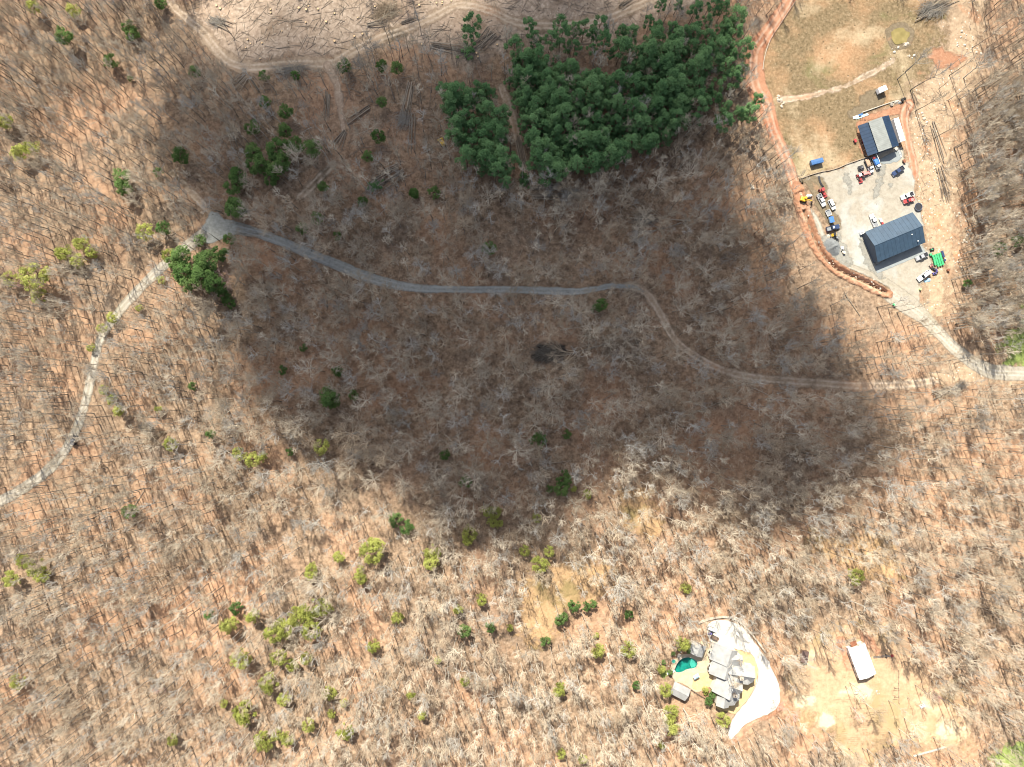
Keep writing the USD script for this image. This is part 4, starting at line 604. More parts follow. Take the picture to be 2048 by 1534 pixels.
# ------------------------------------------------------------------ shared paints
WHITE = paint('white_paint', (0.74, 0.74, 0.73), .35, coat=.4, var=.05); SILVER = paint('silver_paint', (0.42, 0.43, 0.45), .35, .3, coat=.4, var=.05); NAVY = paint('navy_paint', (0.035, 0.055, 0.12), .3, coat=.5, var=.1); BLACK = paint('black_paint', (0.03, 0.03, 0.035), .45)
RED = paint('red_paint', (0.36, 0.05, 0.05), .4, coat=.3); FADED = paint('faded_red_paint', (0.58, 0.22, 0.20), .6, var=.2); YEL = paint('yellow_paint', (0.68, 0.42, 0.035), .45, var=.12); BLUE = paint('blue_tarp', (0.05, 0.16, 0.45), .5, var=.25); SKYB = paint('pale_blue_tarp', (0.38, 0.58, 0.72), .6, var=.15); TRAILB = paint('blue_trailer_paint', (0.05, 0.13, 0.30), .5, var=.15)
RUBBER = paint('tyre_rubber', (0.025, 0.025, 0.026), .9); STEEL = paint('worn_steel', (0.30, 0.29, 0.28), .5, .5); GLASS = paint('dark_car_glass', (0.02, 0.026, 0.032), .06, var=.02); GREEN = paint('green_plastic', (0.035, 0.31, 0.11), .5, var=.1); GREENL = paint('green_lid', (0.05, 0.38, 0.15), .45, var=.1); PURPLE = paint('purple_plastic', (0.12, 0.10, 0.38), .4); WOOD = paint('weathered_wood', (0.30, 0.24, 0.18), .9, var=.3); LAMP = paint('lamp_lens', (0.75, 0.73, 0.66), .15); TAIL = paint('tail_lens', (0.40, 0.02, 0.02), .2); DIRTM = paint('dirt_load', (0.38, 0.26, 0.18), .95, var=.25, scale=3); GREYM = paint('grey_plastic', (0.20, 0.21, 0.22), .7); CREAM = paint('cream_drum', (0.72, 0.60, 0.44), .6); STONE = paint('pale_stone', (0.42, 0.36, 0.285), .95, var=.3, scale=.9); RUST = paint('rusty_iron', (0.22, 0.09, 0.05), .85, var=.3); TARPG = paint('grey_tarp', (0.17, 0.20, 0.22), .7, var=.2)
CONCW = paint('wall_concrete', (0.42, 0.39, 0.34), .95, var=.2, scale=.6); LOGM = bark('cut_log_bark', (0.16, 0.13, 0.10), (0.46, 0.39, 0.31)); CUT = paint('cut_wood', (0.60, 0.42, 0.24), .9, var=.2)
def head(du, dv): return math.atan2(-dv, du)
def spot(u, v, rot, s=1.0, up=0.0, seen=0.9): p = P(u, v, seen); return mat4((p[0], p[1], float(hz(p[0], p[1])) + up), rot, s)

# ------------------------------------------------------------------ vehicles (x forward, on the ground)
def wheels(t, xs, w, r=.38, wd=.26, name='wheel'):
    for x in xs:
        for s in (-1, 1):
            y = s * (w / 2 - wd / 2); k = part(t, name, cyl((x, y - wd / 2, r), (x, y + wd / 2, r), r, 14), RUBBER, smooth=35)
            part(k, 'rim', cyl((x, y + s * .05 - .1, r), (x, y + s * .05 + s * .1, r), r * .58, 10), STEEL)
def lights(t, L, W, z):
    for s in (-1, 1):
        part(t, 'headlight', box(L / 2 - .06, L / 2 + .015, s * W * .36 - .17, s * W * .36 + .17, z - .09, z + .09), LAMP); part(t, 'tail_light', box(-L / 2 - .015, -L / 2 + .05, s * W * .43 - .07, s * W * .43 + .07, z - .12, z + .14), TAIL)
def shell(L, W, z0, z1, nose=.35):
    return hull([(x, s * (W / 2 - (.16 if abs(x) > L / 2 - .3 else 0) - ins), z) for s in (-1, 1) for x in (-L / 2, -L / 2 + .32, L / 2 - .42, L / 2) for z, ins in ((z0, .06), (z0 + .18, 0), (z1 - .14, 0), (z1 - (.05 if x < L / 2 else .22), .07))])
def cab(t, paintm, x0, x1, W, z0, z1, rf=.55, rb=.3):
    a = W / 2 - .08; b = W / 2 - .28
    part(t, 'cab', hull([(x0, s * a, z0) for s in (-1, 1)] + [(x1, s * a, z0) for s in (-1, 1)] + [(x0 + rb, s * b, z1) for s in (-1, 1)] + [(x1 - rf, s * b, z1) for s in (-1, 1)] + [((x0 + x1 - rf + rb) / 2, s * (b - .1), z1 + .05) for s in (-1, 1)]), paintm)
    def pane(n, q, out):
        q = np.array(q, float); c = q.mean(0); q = c + (q - c) * .86 + np.array(out) * .02; part(t, n, (np.vstack([q, q - np.array(out) * .03]), np.array([[0, 1, 2], [0, 2, 3], [4, 6, 5], [4, 7, 6], [0, 4, 5], [0, 5, 1], [2, 6, 7], [2, 7, 3], [0, 3, 7], [0, 7, 4], [1, 5, 6], [1, 6, 2]])), GLASS)
    pane('windshield', [(x1, -a, z0), (x1, a, z0), (x1 - rf, b, z1), (x1 - rf, -b, z1)], (.75, 0, .65)); pane('rear_window', [(x0, a, z0), (x0, -a, z0), (x0 + rb, -b, z1), (x0 + rb, b, z1)], (-.9, 0, .4))
    m = (x0 + x1) / 2; mt = (x0 + rb + x1 - rf) / 2
    for s in (-1, 1):
        pane('side_window', [(x0 + .05, s * a, z0), (m, s * a, z0), (mt, s * b, z1), (x0 + rb, s * b, z1)][::s], (0, s * .93, .35)); pane('side_window', [(m, s * a, z0), (x1 - .05, s * a, z0), (x1 - rf, s * b, z1), (mt, s * b, z1)][::s], (0, s * .93, .35))
def pickup(label, u, v, du, dv, pm, L=5.7, W=1.98, bed=None, load=None, roofbox=None, group=None):
    t = thing('pickup_truck', label, 'pickup truck', spot(u, v, head(du, dv)), group); k = L / 5.7
    part(t, 'body', shell(L, W, .38, 1.0), pm); part(t, 'hood', hull([(x, s * W * .44 * f, z) for s in (-1, 1) for x, z, f in ((1.0 * k, .95, 1), (1.0 * k, 1.2, .95), (2.7 * k, .95, .95), (2.62 * k, 1.08, .9))]), pm)
    cab(t, pm, -.95 * k, 1.35 * k, W, 1.0, 1.82)
    for s in (-1, 1): part(t, 'bed_side', box(-2.8 * k, -.98 * k, s * (W / 2 - .1) - .06, s * (W / 2 - .1) + .06, .95, 1.34, .04), pm)
    part(t, 'tailgate', box(-2.85 * k, -2.76 * k, -W / 2 + .08, W / 2 - .08, .8, 1.33, .03), pm); part(t, 'bed_liner', box(-2.75 * k, -1.0 * k, -W / 2 + .17, W / 2 - .17, .985, 1.03), bed or BLACK)
    if load: part(t, 'load', join(*[box(a, b, c, d, 1.03, e, .03) for a, b, c, d, e in load]), GREYM)
    if roofbox: part(t, 'roof_panel', box(-.45, .25, -.42, .42, 1.875, 1.93, .02), roofbox)
    for s in (-1, 1): part(t, 'mirror', box(.85 * k, 1.02 * k, s * (W / 2 + .1) - .1, s * (W / 2 + .1) + .1, 1.12, 1.3, .03), pm)
    part(t, 'bumper', box(L / 2 - .02, L / 2 + .12, -W / 2 + .1, W / 2 - .1, .42, .62, .04), STEEL); lights(t, L, W, .84); wheels(t, (-1.75 * k, 1.8 * k), W, .4); return t
def wagon(name, label, cat, u, v, du, dv, pm, L=4.6, W=1.85, H=1.7, back=.18, rail=False):
    t = thing(name, label, cat, spot(u, v, head(du, dv))); part(t, 'body', shell(L, W, .33, .98), pm); part(t, 'hood', hull([(x, s * W * .43, z) for s in (-1, 1) for x, z in ((.9, .93), (.9, 1.1), (L / 2 - .12, .93), (L / 2 - .2, 1.02))]), pm)
    cab(t, pm, -L / 2 + .08, 1.15, W, .97, H, .6, back); part(t, 'bumper', box(L / 2 - .03, L / 2 + .08, -W / 2 + .12, W / 2 - .12, .38, .56, .03), BLACK); lights(t, L, W, .8); wheels(t, (-L * .3, L * .31), W, .36)
    if rail:
        for s in (-1, 1): part(t, 'roof_rail', cyl((-L / 2 + .5, s * .6, H + .09), (.35, s * .6, H + .09), .03, 6), BLACK)
    return t
pickup('dark navy pickup parked alone in front of the barn apron', 1796, 342, -270, 180, NAVY, 5.6)
pickup('white pickup parked beside the small red pickup at the right of the yard', 1814.5, 391.5, -260, 105, WHITE, 5.6)
pickup('small red pickup with faded bed beside the white pickup', 1817.5, 401, -240, 85, RED, 4.7, 1.75, FADED)
pickup('white pickup with black cargo in its bed on the muddy strip', 1643, 400.2, 125, 235, WHITE, 5.7, load=[(-2.6, -2.0, -.6, .1, 1.4), (-1.8, -1.2, .0, .65, 1.35), (-1.9, -1.3, -.7, -.15, 1.3)])
pickup('black pickup with a white panel on its cab roof', 1666, 455.5, 250, -62, NAVY, 5.8, roofbox=WHITE, bed=GREYM)
pickup('white pickup with black bed backed up to the long dark roofed shop', 1747.5, 441, -50, -125, WHITE, 5.7, load=[(-2.7, -1.1, -.75, .75, 1.3)])
pickup('silver pickup behind the shop next to the green bins', 1843.6, 513, -120, 55, SILVER, 5.4)
wagon('parked_car', 'white car in the row along the left of the yard', 'car', 1664, 409, 95, 190, WHITE, 4.6)
wagon('parked_car', 'white car casting a shadow on the curved house drive', 'car', 1424.5, 1258, 85, 32, WHITE, 4.3, rail=True)
wagon('parked_car', 'brown jeep parked near the house at the drive end', 'car', 1430, 1276, 70, 36, paint('brown_paint', (0.16, 0.11, 0.08), .5), 3.4, 1.6, 1.65, .06)
wagon('van', 'long white van behind the shop beside pale blue tarps', 'van', 1848, 551.5, -150, 108, WHITE, 6.3, 2.05, 2.1, .06, True)
def cart(label, u, v, du, dv, pm, name='quad_bike', cat='quad bike', L=1.9, group=None):
    t = thing(name, label, cat, spot(u, v, head(du, dv)), group); part(t, 'body', join(hull([(x, s * y, z) for s in (-1, 1) for x, y, z in ((-L / 2 + .1, .28, .55), (L / 2 - .1, .26, .55), (L / 2 - .25, .32, .85), (-L / 2 + .2, .36, .82))])), pm)
    part(t, 'seat', box(-.55, .15, -.2, .2, .82, .98, .06), BLACK); part(t, 'handlebar', join(tube(np.array([(.35, -.42, 1.1), (.5, 0, 1.0), (.35, .42, 1.1)]), .03, 5), cyl((.5, 0, .7), (.48, 0, 1.05), .04, 6)), STEEL); part(t, 'rack', box(L / 2 - .45, L / 2 - .05, -.38, .38, .9, .94), BLACK)
    wheels(t, (-L * .33, L * .33), 1.15, .29, .24)
for (u, v, d, pm, lb) in [(1868, 537, (1, .6), BLACK, 'black quad bike nearest the green bins'), (1874, 541, (.4, 1), PURPLE, 'purple quad bike right of the long white van'), (1870.5, 546.5, (1, -.2), PURPLE, 'purple quad bike touching the white van end'), (1864, 531, (1, -1), FADED, 'dusty pale quad bike left of the green bins')]: cart(lb, u, v, *d, pm)
cart('dark violet quad bike in front of the white car on the house drive', 1421.5, 1267.5, 1, .1, PURPLE)
def tractor(label, u, v, du, dv, pm, canopy=None, s=1.0):
    t = thing('tractor', label, 'tractor', spot(u, v, head(du, dv), s)); part(t, 'hood', hull([(x, q * y, z) for q in (-1, 1) for x, y, z in ((.1, .38, .75), (1.75, .32, .7), (1.7, .3, 1.25), (.1, .36, 1.35))]), pm); part(t, 'chassis', box(-1.1, 1.6, -.26, .26, .5, .85, .05), BLACK)
    for q in (-1, 1):
        part(t, 'fender', hull([(x, q * y, z) for x, z in ((-1.35, 1.0), (-1.1, 1.4), (-.3, 1.4), (-.1, 1.0)) for y in (.5, .92)]), pm); k = part(t, 'rear_wheel', cyl((-.75, q * .5, .7), (-.75, q * .95, .7), .7, 16), RUBBER, smooth=35); part(k, 'rim', cyl((-.75, q * .52, .7), (-.75, q * .97, .7), .36, 12), pm)
        k = part(t, 'front_wheel', cyl((1.3, q * .42, .4), (1.3, q * .7, .4), .4, 14), RUBBER, smooth=35); part(k, 'rim', cyl((1.3, q * .44, .4), (1.3, q * .72, .4), .2, 10), pm)
    part(t, 'seat', join(box(-.9, -.4, -.24, .24, 1.1, 1.22, .04), box(-.98, -.86, -.24, .24, 1.2, 1.6, .04)), BLACK); part(t, 'steering_wheel', cyl((-.08, 0, 1.5), (-.05, 0, 1.54), .2, 12), BLACK); part(t, 'loader', join(box(1.9, 2.5, -.85, .85, .25, .75, .06), tube(np.array([(-.1, -.5, 1.3), (1.4, -.5, 1.2), (2.1, -.5, .6)]), .07, 6), tube(np.array([(-.1, .5, 1.3), (1.4, .5, 1.2), (2.1, .5, .6)]), .07, 6)), pm)
    if canopy: part(t, 'canopy', box(-1.2, .0, -.62, .62, 2.1, 2.17, .03), canopy); part(t, 'canopy_post', join(*[cyl((x, y, 1.2), (x, y, 2.12), .035, 6) for x in (-1.05,) for y in (-.5, .5)]), BLACK)
tractor('red tractor with a white canopy in the middle of the yard', 1719, 354, 40, 100, RED, WHITE); tractor('faded red tractor with loader right beside the canopied one', 1729.5, 347.5, 90, -25, FADED, FADED, 1.05); tractor('red tractor at the head of the left row of parked vehicles', 1645, 383, 60, 100, RED, RED, 1.1)
def trailer_box(name, label, cat, u, v, du, dv, pm, L, W, H, z0=.55, ribs=0, axle=(-.3,), open_=False, top=None):
    t = thing(name, label, cat, spot(u, v, head(du, dv), seen=z0 + H * .9))
    if open_:
        part(t, 'floor', box(-L / 2, L / 2, -W / 2, W / 2, z0, z0 + .08), GREYM)
        for n, b in (('side_panel', (-L / 2, L / 2, -W / 2 - .06, -W / 2 + .02)), ('side_panel', (-L / 2, L / 2, W / 2 - .02, W / 2 + .06)), ('end_panel', (-L / 2, -L / 2 + .07, -W / 2, W / 2)), ('end_panel', (L / 2 - .07, L / 2, -W / 2, W / 2))): part(t, n, box(*b, z0 + .08, z0 + H), pm)
    else: part(t, 'body', box(-L / 2, L / 2, -W / 2, W / 2, z0, z0 + H, .06), pm); part(t, 'roof', hull([(x, y, z) for x in (-L / 2 - .02, L / 2 + .02) for y, z in ((-W / 2 - .02, z0 + H), (0, z0 + H + .1), (W / 2 + .02, z0 + H))]), top or pm)
    for i in range(ribs): x = -L / 2 + (i + .5) * L / ribs; part(t, 'rib', box(x - .05, x + .05, -W / 2 - .08, W / 2 + .08, z0 + .1, z0 + H + .09), pm)
    part(t, 'tongue', join(tube(np.array([(L / 2, -W * .35, z0), (L / 2 + 1.1, 0, z0 - .05)]), .05, 5), tube(np.array([(L / 2, W * .35, z0), (L / 2 + 1.1, 0, z0 - .05)]), .05, 5)), BLACK); wheels(t, [a * L for a in axle], W + .3, .33, .22); return t
trailer_box('enclosed_trailer', 'white box trailer with dark door end in the dry field', 'trailer', 1765, 178, -95, 42, WHITE, 3.7, 2.1, 1.9, top=WHITE)
trailer_box('utility_trailer', 'dark blue ribbed trailer parked alone in the dry field', 'trailer', 1634.3, 322.5, 135, -35, TRAILB, 5.2, 1.9, 1.5, ribs=7, axle=(-.12, .06))
trailer_box('storage_trailer', 'long white trailer standing against the right wall of the barn', 'trailer', 1798.5, 259.5, -140, -485, WHITE, 10.0, 2.2, 2.3, z0=.9, axle=(-.36, -.28))
trailer_box('flatbed_trailer', 'white open trailer in the left row before the pale blue one', 'trailer', 1657.3, 425.5, -50, -105, WHITE, 2.6, 1.9, .5, open_=True, axle=(-.05,))
trailer_box('tarped_trailer', 'blue tarped trailer behind the white open trailer', 'trailer', 1663.6, 439.0, -30, -105, SKYB, 2.5, 1.8, .9, axle=(-.1,), top=BLUE)
t = thing('black_trailer', 'black low trailer beside the tractors and the flatbed truck', 'trailer', spot(1722.5, 335.5, head(60, -20))); part(t, 'deck', box(-1.3, 1.3, -.9, .9, .55, .65, .03), BLACK); part(t, 'tool_box', box(-.9, -.2, -.5, .5, .65, 1.1, .05), BLACK); part(t, 'engine_cover', hull([(.1, -.5, .65), (1.0, -.4, .65), (.1, .5, .65), (1.0, .4, .65), (.3, -.3, 1.2), (.8, -.25, 1.1), (.3, .3, 1.2), (.8, .25, 1.1)]), GREYM); wheels(t, (-.5, .5), 2.1, .36)
t = thing('flatbed_truck', 'white truck with a brown dirt load in its long bed', 'truck', spot(1738.5, 331.5, head(50, 120))); part(t, 'frame', box(-3.2, 2.9, -.45, .45, .5, .8), BLACK); part(t, 'bed', box(-3.3, .5, -1.1, 1.1, .85, 1.0), BLACK); part(t, 'load', hull([(x, s * y, z) for s in (-1, 1) for x, y, z in ((-3.0, .95, 1.0), (.2, .95, 1.0), (-2.4, .4, 1.35), (-.4, .5, 1.3))]), DIRTM)
for s in (-1, 1): part(t, 'bed_side', box(-3.3, .5, s * 1.08 - .05, s * 1.08 + .05, 1.0, 1.5), BLACK)
part(t, 'headboard', box(.42, .5, -1.05, 1.05, 1.0, 1.9), BLACK); part(t, 'hood', hull([(x, s * y, z) for s in (-1, 1) for x, y, z in ((1.7, .95, .6), (3.1, .85, .6), (1.7, .9, 1.4), (3.0, .75, 1.25))]), WHITE); part(t, 'cab_base', box(.6, 1.8, -1.0, 1.0, .6, 1.35, .08), WHITE); cab(t, WHITE, .6, 2.0, 2.1, 1.3, 2.15, .5, .15); lights(t, 6.2, 2.0, .95); wheels(t, (-2.0, 2.3), 2.15, .45)
t = thing('bucket_truck', 'white truck with a bright blue tarp and raised boom under the barn eave', 'truck', spot(1752, 325, head(52, 115))); part(t, 'frame', box(-2.9, 2.7, -.45, .45, .5, .8), BLACK); part(t, 'deck', box(-2.9, .6, -1.0, 1.0, .85, 1.1, .04), GREYM); part(t, 'tarp', hull([(x, s * y, z) for s in (-1, 1) for x, y, z in ((-1.4, 1.02, 1.1), (1.2, 1.02, 1.1), (-1.2, .8, 1.75), (1.0, .85, 1.85), (0, .4, 1.95))]), BLUE); part(t, 'cab_base', box(1.2, 2.85, -1.0, 1.0, .6, 1.3, .1), WHITE); cab(t, WHITE, 1.25, 2.6, 2.1, 1.28, 2.1, .4, .1); part(t, 'boom', join(tube(np.array([(.5, .95, 1.9), (-1.2, .95, 2.1), (-3.8, .95, 2.0)]), [.13, .12, .1], 6)), WHITE); part(t, 'red_locker', box(-2.7, -1.7, -.7, .2, 1.1, 1.6, .04), RED); lights(t, 5.7, 2.0, .9); wheels(t, (-1.7, 1.9), 2.1, .45)
# machines
def tracks(t, L, W, r=.36, wd=.42):
    for s in (-1, 1): part(t, 'track', hull([(x + r * math.cos(a), s * (W / 2) + q * wd / 2, r + r * math.sin(a)) for x in (-L / 2 + r, L / 2 - r) for a in np.linspace(0, 6.28, 13)[:-1] for q in (-1, 1)]), RUBBER)
t = thing('excavator', 'yellow excavator digging the red clay trench', 'excavator', spot(1607.5, 399, head(1, .25))); tracks(t, 2.9, 1.8); part(t, 'turntable', cyl((0, 0, .6), (0, 0, .85), .6, 16), BLACK); part(t, 'engine_house', hull([(x, s * y, z) for s in (-1, 1) for x, y, z in ((-1.5, .8, .85), (.7, .95, .85), (-1.45, .75, 1.55), (.5, .9, 1.6), (-1.2, .6, 1.7))]), YEL); part(t, 'cab', hull([(x, y, z) for x, z in ((-.2, 1.5), (1.0, .85), (.9, 1.7), (.7, 2.4), (-.2, 2.4)) for y in (.1, .9)]), YEL); part(t, 'cab_window', hull([(x, y, z) for x, z in ((1.0, 1.3), (.94, 1.7), (.76, 2.3)) for y in (.18, .82)] + [(x, y, z) for x, z in ((.96, 1.3), (.9, 1.7)) for y in (.18, .82)]), GLASS)
part(t, 'boom', join(tube(np.array([(.7, -.3, 1.3), (1.6, -.3, 2.7), (2.9, -.3, 2.5)]), [.22, .2, .15], 6)), YEL); part(t, 'arm', join(tube(np.array([(2.9, -.3, 2.5), (3.6, -.3, 1.2)]), [.15, .12], 6)), YEL); part(t, 'bucket', hull([(x, y - .3, z) for x, z in ((3.3, 1.2), (3.9, 1.1), (3.8, .45), (3.3, .5)) for y in (-.4, .4)]), BLACK)
t = thing('crawler_loader', 'yellow machine left standing among the trees beside the left pine group', 'loader', spot(884, 285, head(-.55, -1))); tracks(t, 2.8, 1.7); part(t, 'body', hull([(x, s * y, z) for s in (-1, 1) for x, y, z in ((-1.5, .75, .55), (1.0, .8, .55), (-1.5, .7, 1.35), (.2, .75, 1.45), (1.0, .6, 1.1))]), YEL); part(t, 'cage', join(*[cyl((x, y, 1.3), (x, y, 2.2), .05, 5) for x in (-1.1, -.1) for y in (-.6, .6)], box(-1.2, 0, -.7, .7, 2.2, 2.26)), YEL); part(t, 'seat', box(-.9, -.4, -.3, .3, 1.35, 1.6, .05), BLACK); part(t, 'bucket', hull([(x, y, z) for x, z in ((1.5, .2), (2.2, .2), (1.6, .95), (1.45, .9)) for y in (-1.15, 1.15)]), YEL); part(t, 'lift_arm', join(*[tube(np.array([(-.9, s * .85, 1.5), (.7, s * .85, 1.2), (1.6, s * .85, .55)]), .09, 6) for s in (-1, 1)]), YEL)
t = thing('skid_loader', 'small yellow loader with dark arms above the grey gravel heap', 'loader', spot(1667.5, 469.5, head(-1, .3))); part(t, 'body', hull([(x, s * .55, z) for s in (-1, 1) for x, z in ((-1.0, .4), (.8, .4), (-1.0, 1.3), (.5, 1.1))]), YEL); part(t, 'cage', box(-.6, .3, -.5, .5, 1.3, 1.95, .06), BLACK); part(t, 'bucket', hull([(x, y, z) for x, z in ((1.1, .1), (1.7, .1), (1.15, .6)) for y in (-.8, .8)]), BLACK); wheels(t, (-.55, .5), 1.6, .36, .28)
t = thing('log_splitter', 'dark machine frame with hoses beside the gravel heap', 'machine', spot(1674.5, 475, head(.6, 1))); part(t, 'beam', box(-1.5, 1.5, -.14, .14, .6, .85), BLACK); part(t, 'engine', box(-.4, .4, -.5, .1, .85, 1.35, .06), GREYM); part(t, 'hose', join(tube(np.array([(-.3, .2, 1.2), (.3, .7, 1.4), (1.0, .6, 1.0), (1.3, .1, .9)]), .05, 6), tube(np.array([(-.4, .1, 1.2), (-.9, .6, 1.3), (-1.3, .2, .9)]), .05, 6)), BLACK); wheels(t, (0,), 1.4, .32)
t = thing('buggy', 'dark open buggy with roll cage driving down the pale gravel drive', 'buggy', spot(148, 880, head(.35, -1), 1.25)); part(t, 'body', hull([(x, s * y, z) for s in (-1, 1) for x, y, z in ((-1.5, .6, .45), (1.5, .5, .45), (1.35, .6, .95), (-1.5, .7, 1.0))]), BLACK); part(t, 'roll_cage', join(*[tube(np.array([(.75, s * .65, .95), (.35, s * .6, 1.85), (-.9, s * .6, 1.85), (-1.2, s * .65, 1.0)]), .045, 6) for s in (-1, 1)], *[cyl((x, -.6, 1.85), (x, .6, 1.85), .045, 6) for x in (.35, -.9)]), STEEL); part(t, 'roof', box(-.35, .3, -.55, .55, 1.88, 1.94, .02), GREYM)
for s in (-1, 1): part(t, 'seat', join(box(-.5, 0, s * .32 - .22, s * .32 + .22, .95, 1.1, .04), box(-.6, -.48, s * .32 - .22, s * .32 + .22, 1.05, 1.55, .04)), GREYM)
part(t, 'cargo_box', join(box(-1.6, -.75, -.65, .65, 1.0, 1.06), box(-1.6, -1.54, -.65, .65, 1.06, 1.3), box(-1.6, -.75, -.66, -.6, 1.06, 1.3), box(-1.6, -.75, .6, .66, 1.06, 1.3)), STEEL); wheels(t, (-1.1, 1.15), 1.75, .38, .3)
# bins behind the shop
def bin_kind(n, m, lid):
    c = kind_class(n); part(c, 'body', hull([(s * x, q * y, z) for s in (-1, 1) for q in (-1, 1) for x, y, z in ((.32, .34, .08), (.42, .45, 1.0))]), m); part(c, 'lid', hull([(s * .45, q * y, z) for s in (-1, 1) for q, y, z in ((-1, .48, 1.0), (1, .5, 1.0), (-1, .4, 1.1), (1, .46, 1.06))]), lid); part(c, 'handle', cyl((-.4, -.52, 1.0), (.4, -.52, 1.0), .03, 6), m)
    for s in (-1, 1): part(c, 'wheel', cyl((s * .3, -.36, .1), (s * .4, -.36, .1), .1, 10), RUBBER)
    return c
BG, BB = bin_kind('green_bin_kind', GREEN, GREENL), bin_kind('dark_bin_kind', NAVY, NAVY)
ax, bx = np.array([4.65, -1.5]), np.array([1.45, 4.75])
for i in range(5):
    for j in range(6):
        q = np.array([1866.2, 512.0]) + ax * i * .98 + bx * j * .86
        if i == 4:
            if j in (0, 1, 2, 4): copy('wheeled_bin', 'dark blue wheeled bin at the right side of the green bin block', 'bin', BB, spot(q[0] + .3, q[1] - 2.5, head(*ax) + rng.normal(0, .08), .95), 'dark blue bins along the green bin block')
        elif not (i == 0 and j > 4): copy('wheeled_bin', 'bright green wheeled bin packed in the block behind the shop', 'bin', BG, spot(q[0] + rng.normal(0, .15), q[1] + rng.normal(0, .15), head(*ax) + rng.normal(0, .05), .92), 'green wheeled bins packed behind the shop')
copy('wheeled_bin', 'pale green wheeled bin standing apart at the top left of the block', 'bin', BG, spot(1861.5, 509, .3, .95)); copy('wheeled_bin', 'green wheeled bin standing alone below the gravel yard', 'bin', BG, spot(1789, 609, .8, 1.1))
t = thing('garden_mower', 'dark small mower above the green bins', 'mower', spot(1865.5, 498.5, head(1, -.3))); part(t, 'deck', hull([(x, s * y, z) for s in (-1, 1) for x, y, z in ((-.9, .4, .35), (.9, .45, .35), (.8, .35, .8), (-.8, .35, .75))]), BLACK); part(t, 'seat', box(-.6, -.15, -.24, .24, .8, 1.15, .05), GREENL); wheels(t, (-.6, .6), 1.2, .3, .22)
def drum(label, u, v, m, r=.3, h=.9, name='drum', cat='drum'):
    t = thing(name, label, cat, spot(u, v, 0)); part(t, 'shell', cyl((0, 0, 0), (0, 0, h), r, 18), m, smooth=35); part(t, 'lid', cyl((0, 0, h), (0, 0, h + .04), r * .93, 18), m); part(t, 'hoop', cyl((0, 0, h * .5), (0, 0, h * .5 + .05), r * 1.04, 18), m)
drum('yellow green drum standing at the yard corner below the tarps', 1841.5, 578.5, paint('lime_plastic', (.45, .52, .22), .6), .42, .95)
drum('small dark drum on red soil right of the quad bikes', 1897.5, 540, RUST, .55, 1.0)
# tarps beside the van
def heap(name, label, cat, u, v, rx, ry, h, m, seed, rot=0.0, nn=26, pw=1.3, rough=.25):
    r = np.random.default_rng(seed); th, rr = np.meshgrid(np.linspace(0, 2 * np.pi, nn + 1)[:-1], np.linspace(0, 1, 9), indexing='xy'); X_, Y_ = rr * np.cos(th), rr * np.sin(th); pts = np.stack([X_ * rx, Y_ * ry, np.zeros_like(X_)], -1).reshape(-1, 3); n = meshkit.fbm(pts * 1.1 + seed * 7.1, 4, seed); pts[:, 2] = h * (1 - rr.ravel() ** pw) * (1 + rough * 2 * (n - .5)) + rough * (n - .5) * (1 - rr.ravel()) * .6; e = 1 + .3 * (meshkit.fbm(np.stack([np.cos(th[0]), np.sin(th[0]), 0 * th[0] + seed], 1) * 1.5) - .5); pts[:, :2] *= np.tile(e, 9)[:, None]
    i, j = np.meshgrid(np.arange(8), np.arange(nn), indexing='ij'); q_ = np.stack([i * nn + j, (i + 1) * nn + j, (i + 1) * nn + (j + 1) % nn, i * nn + (j + 1) % nn], -1).reshape(-1, 4); p = P(u, v); v2, f2 = xf((pts, q_), mat4((p[0], p[1], p[2] - .02), rot)); return solo(name, (v2, f2), m, label, cat, smooth=40)
heap('tarp_heap', 'pale blue tarp heap right beside the long white van', 'tarp', 1857, 560, 1.0, 1.0, .7, SKYB, 3); heap('tarp_heap', 'flat pale blue tarp bundle under the front of the white van', 'tarp', 1850.5, 562.5, .9, .7, .45, SKYB, 5)
m_heapg = soil('grey_crushed_stone', [(0.25, (0.10, 0.105, 0.105)), (0.5, (0.17, 0.18, 0.185)), (0.8, (0.27, 0.28, 0.28))], scale=1.6, bump=.3)
heap('gravel_heap', 'dark grey heap of crushed stone at the left of the yard', 'gravel heap', 1664.5, 494, 3.3, 4.3, 2.3, m_heapg, 8, head(.55, 1) - math.pi / 2, 40, 1.15, .3)
heap('sand_heap', 'small pale grey heap touching the dark gravel heap', 'gravel heap', 1658, 472.5, 1.4, 1.1, .6, STONE, 9)
t = thing('equipment_trailer', 'small white trailer with a cream drum beside the gravel heap', 'trailer', spot(1686.5, 500, head(.35, 1))); part(t, 'frame', join(box(-1.7, 1.2, -.5, -.38, .45, .55), box(-1.7, 1.2, .38, .5, .45, .55), box(-1.7, -1.5, -.5, .5, .45, .56), box(-.4, -.25, -.5, .5, .45, .56)), WHITE); part(t, 'hopper', hull([(x, s * .45, z) for s in (-1, 1) for x, z in ((-1.6, .56), (-.6, .56), (-1.7, 1.0), (-.5, 1.0))]), WHITE); part(t, 'drum', cyl((1.1, 0, .5), (1.1, 0, 1.2), .55, 16), CREAM, smooth=35); wheels(t, (.2,), 1.4, .3)
t = thing('water_tank', 'white plastic tank on the clay bank behind the excavator', 'tank', spot(1618.5, 391.5, head(1, -.15), .95)); part(t, 'shell', ctube(np.array([(-1.2, 0, .75), (-1.05, 0, .75), (.55, 0, .75), (.7, 0, .75)]), [.35, .68, .68, .35], 16), WHITE, smooth=50); part(t, 'neck', box(.5, 1.4, -.3, .3, .5, 1.0, .1), WHITE); part(t, 'lid', cyl((-.3, 0, 1.4), (-.3, 0, 1.5), .22, 12), GREYM); part(t, 'skid', box(-1.1, .7, -.5, .5, .0, .15), WOOD)
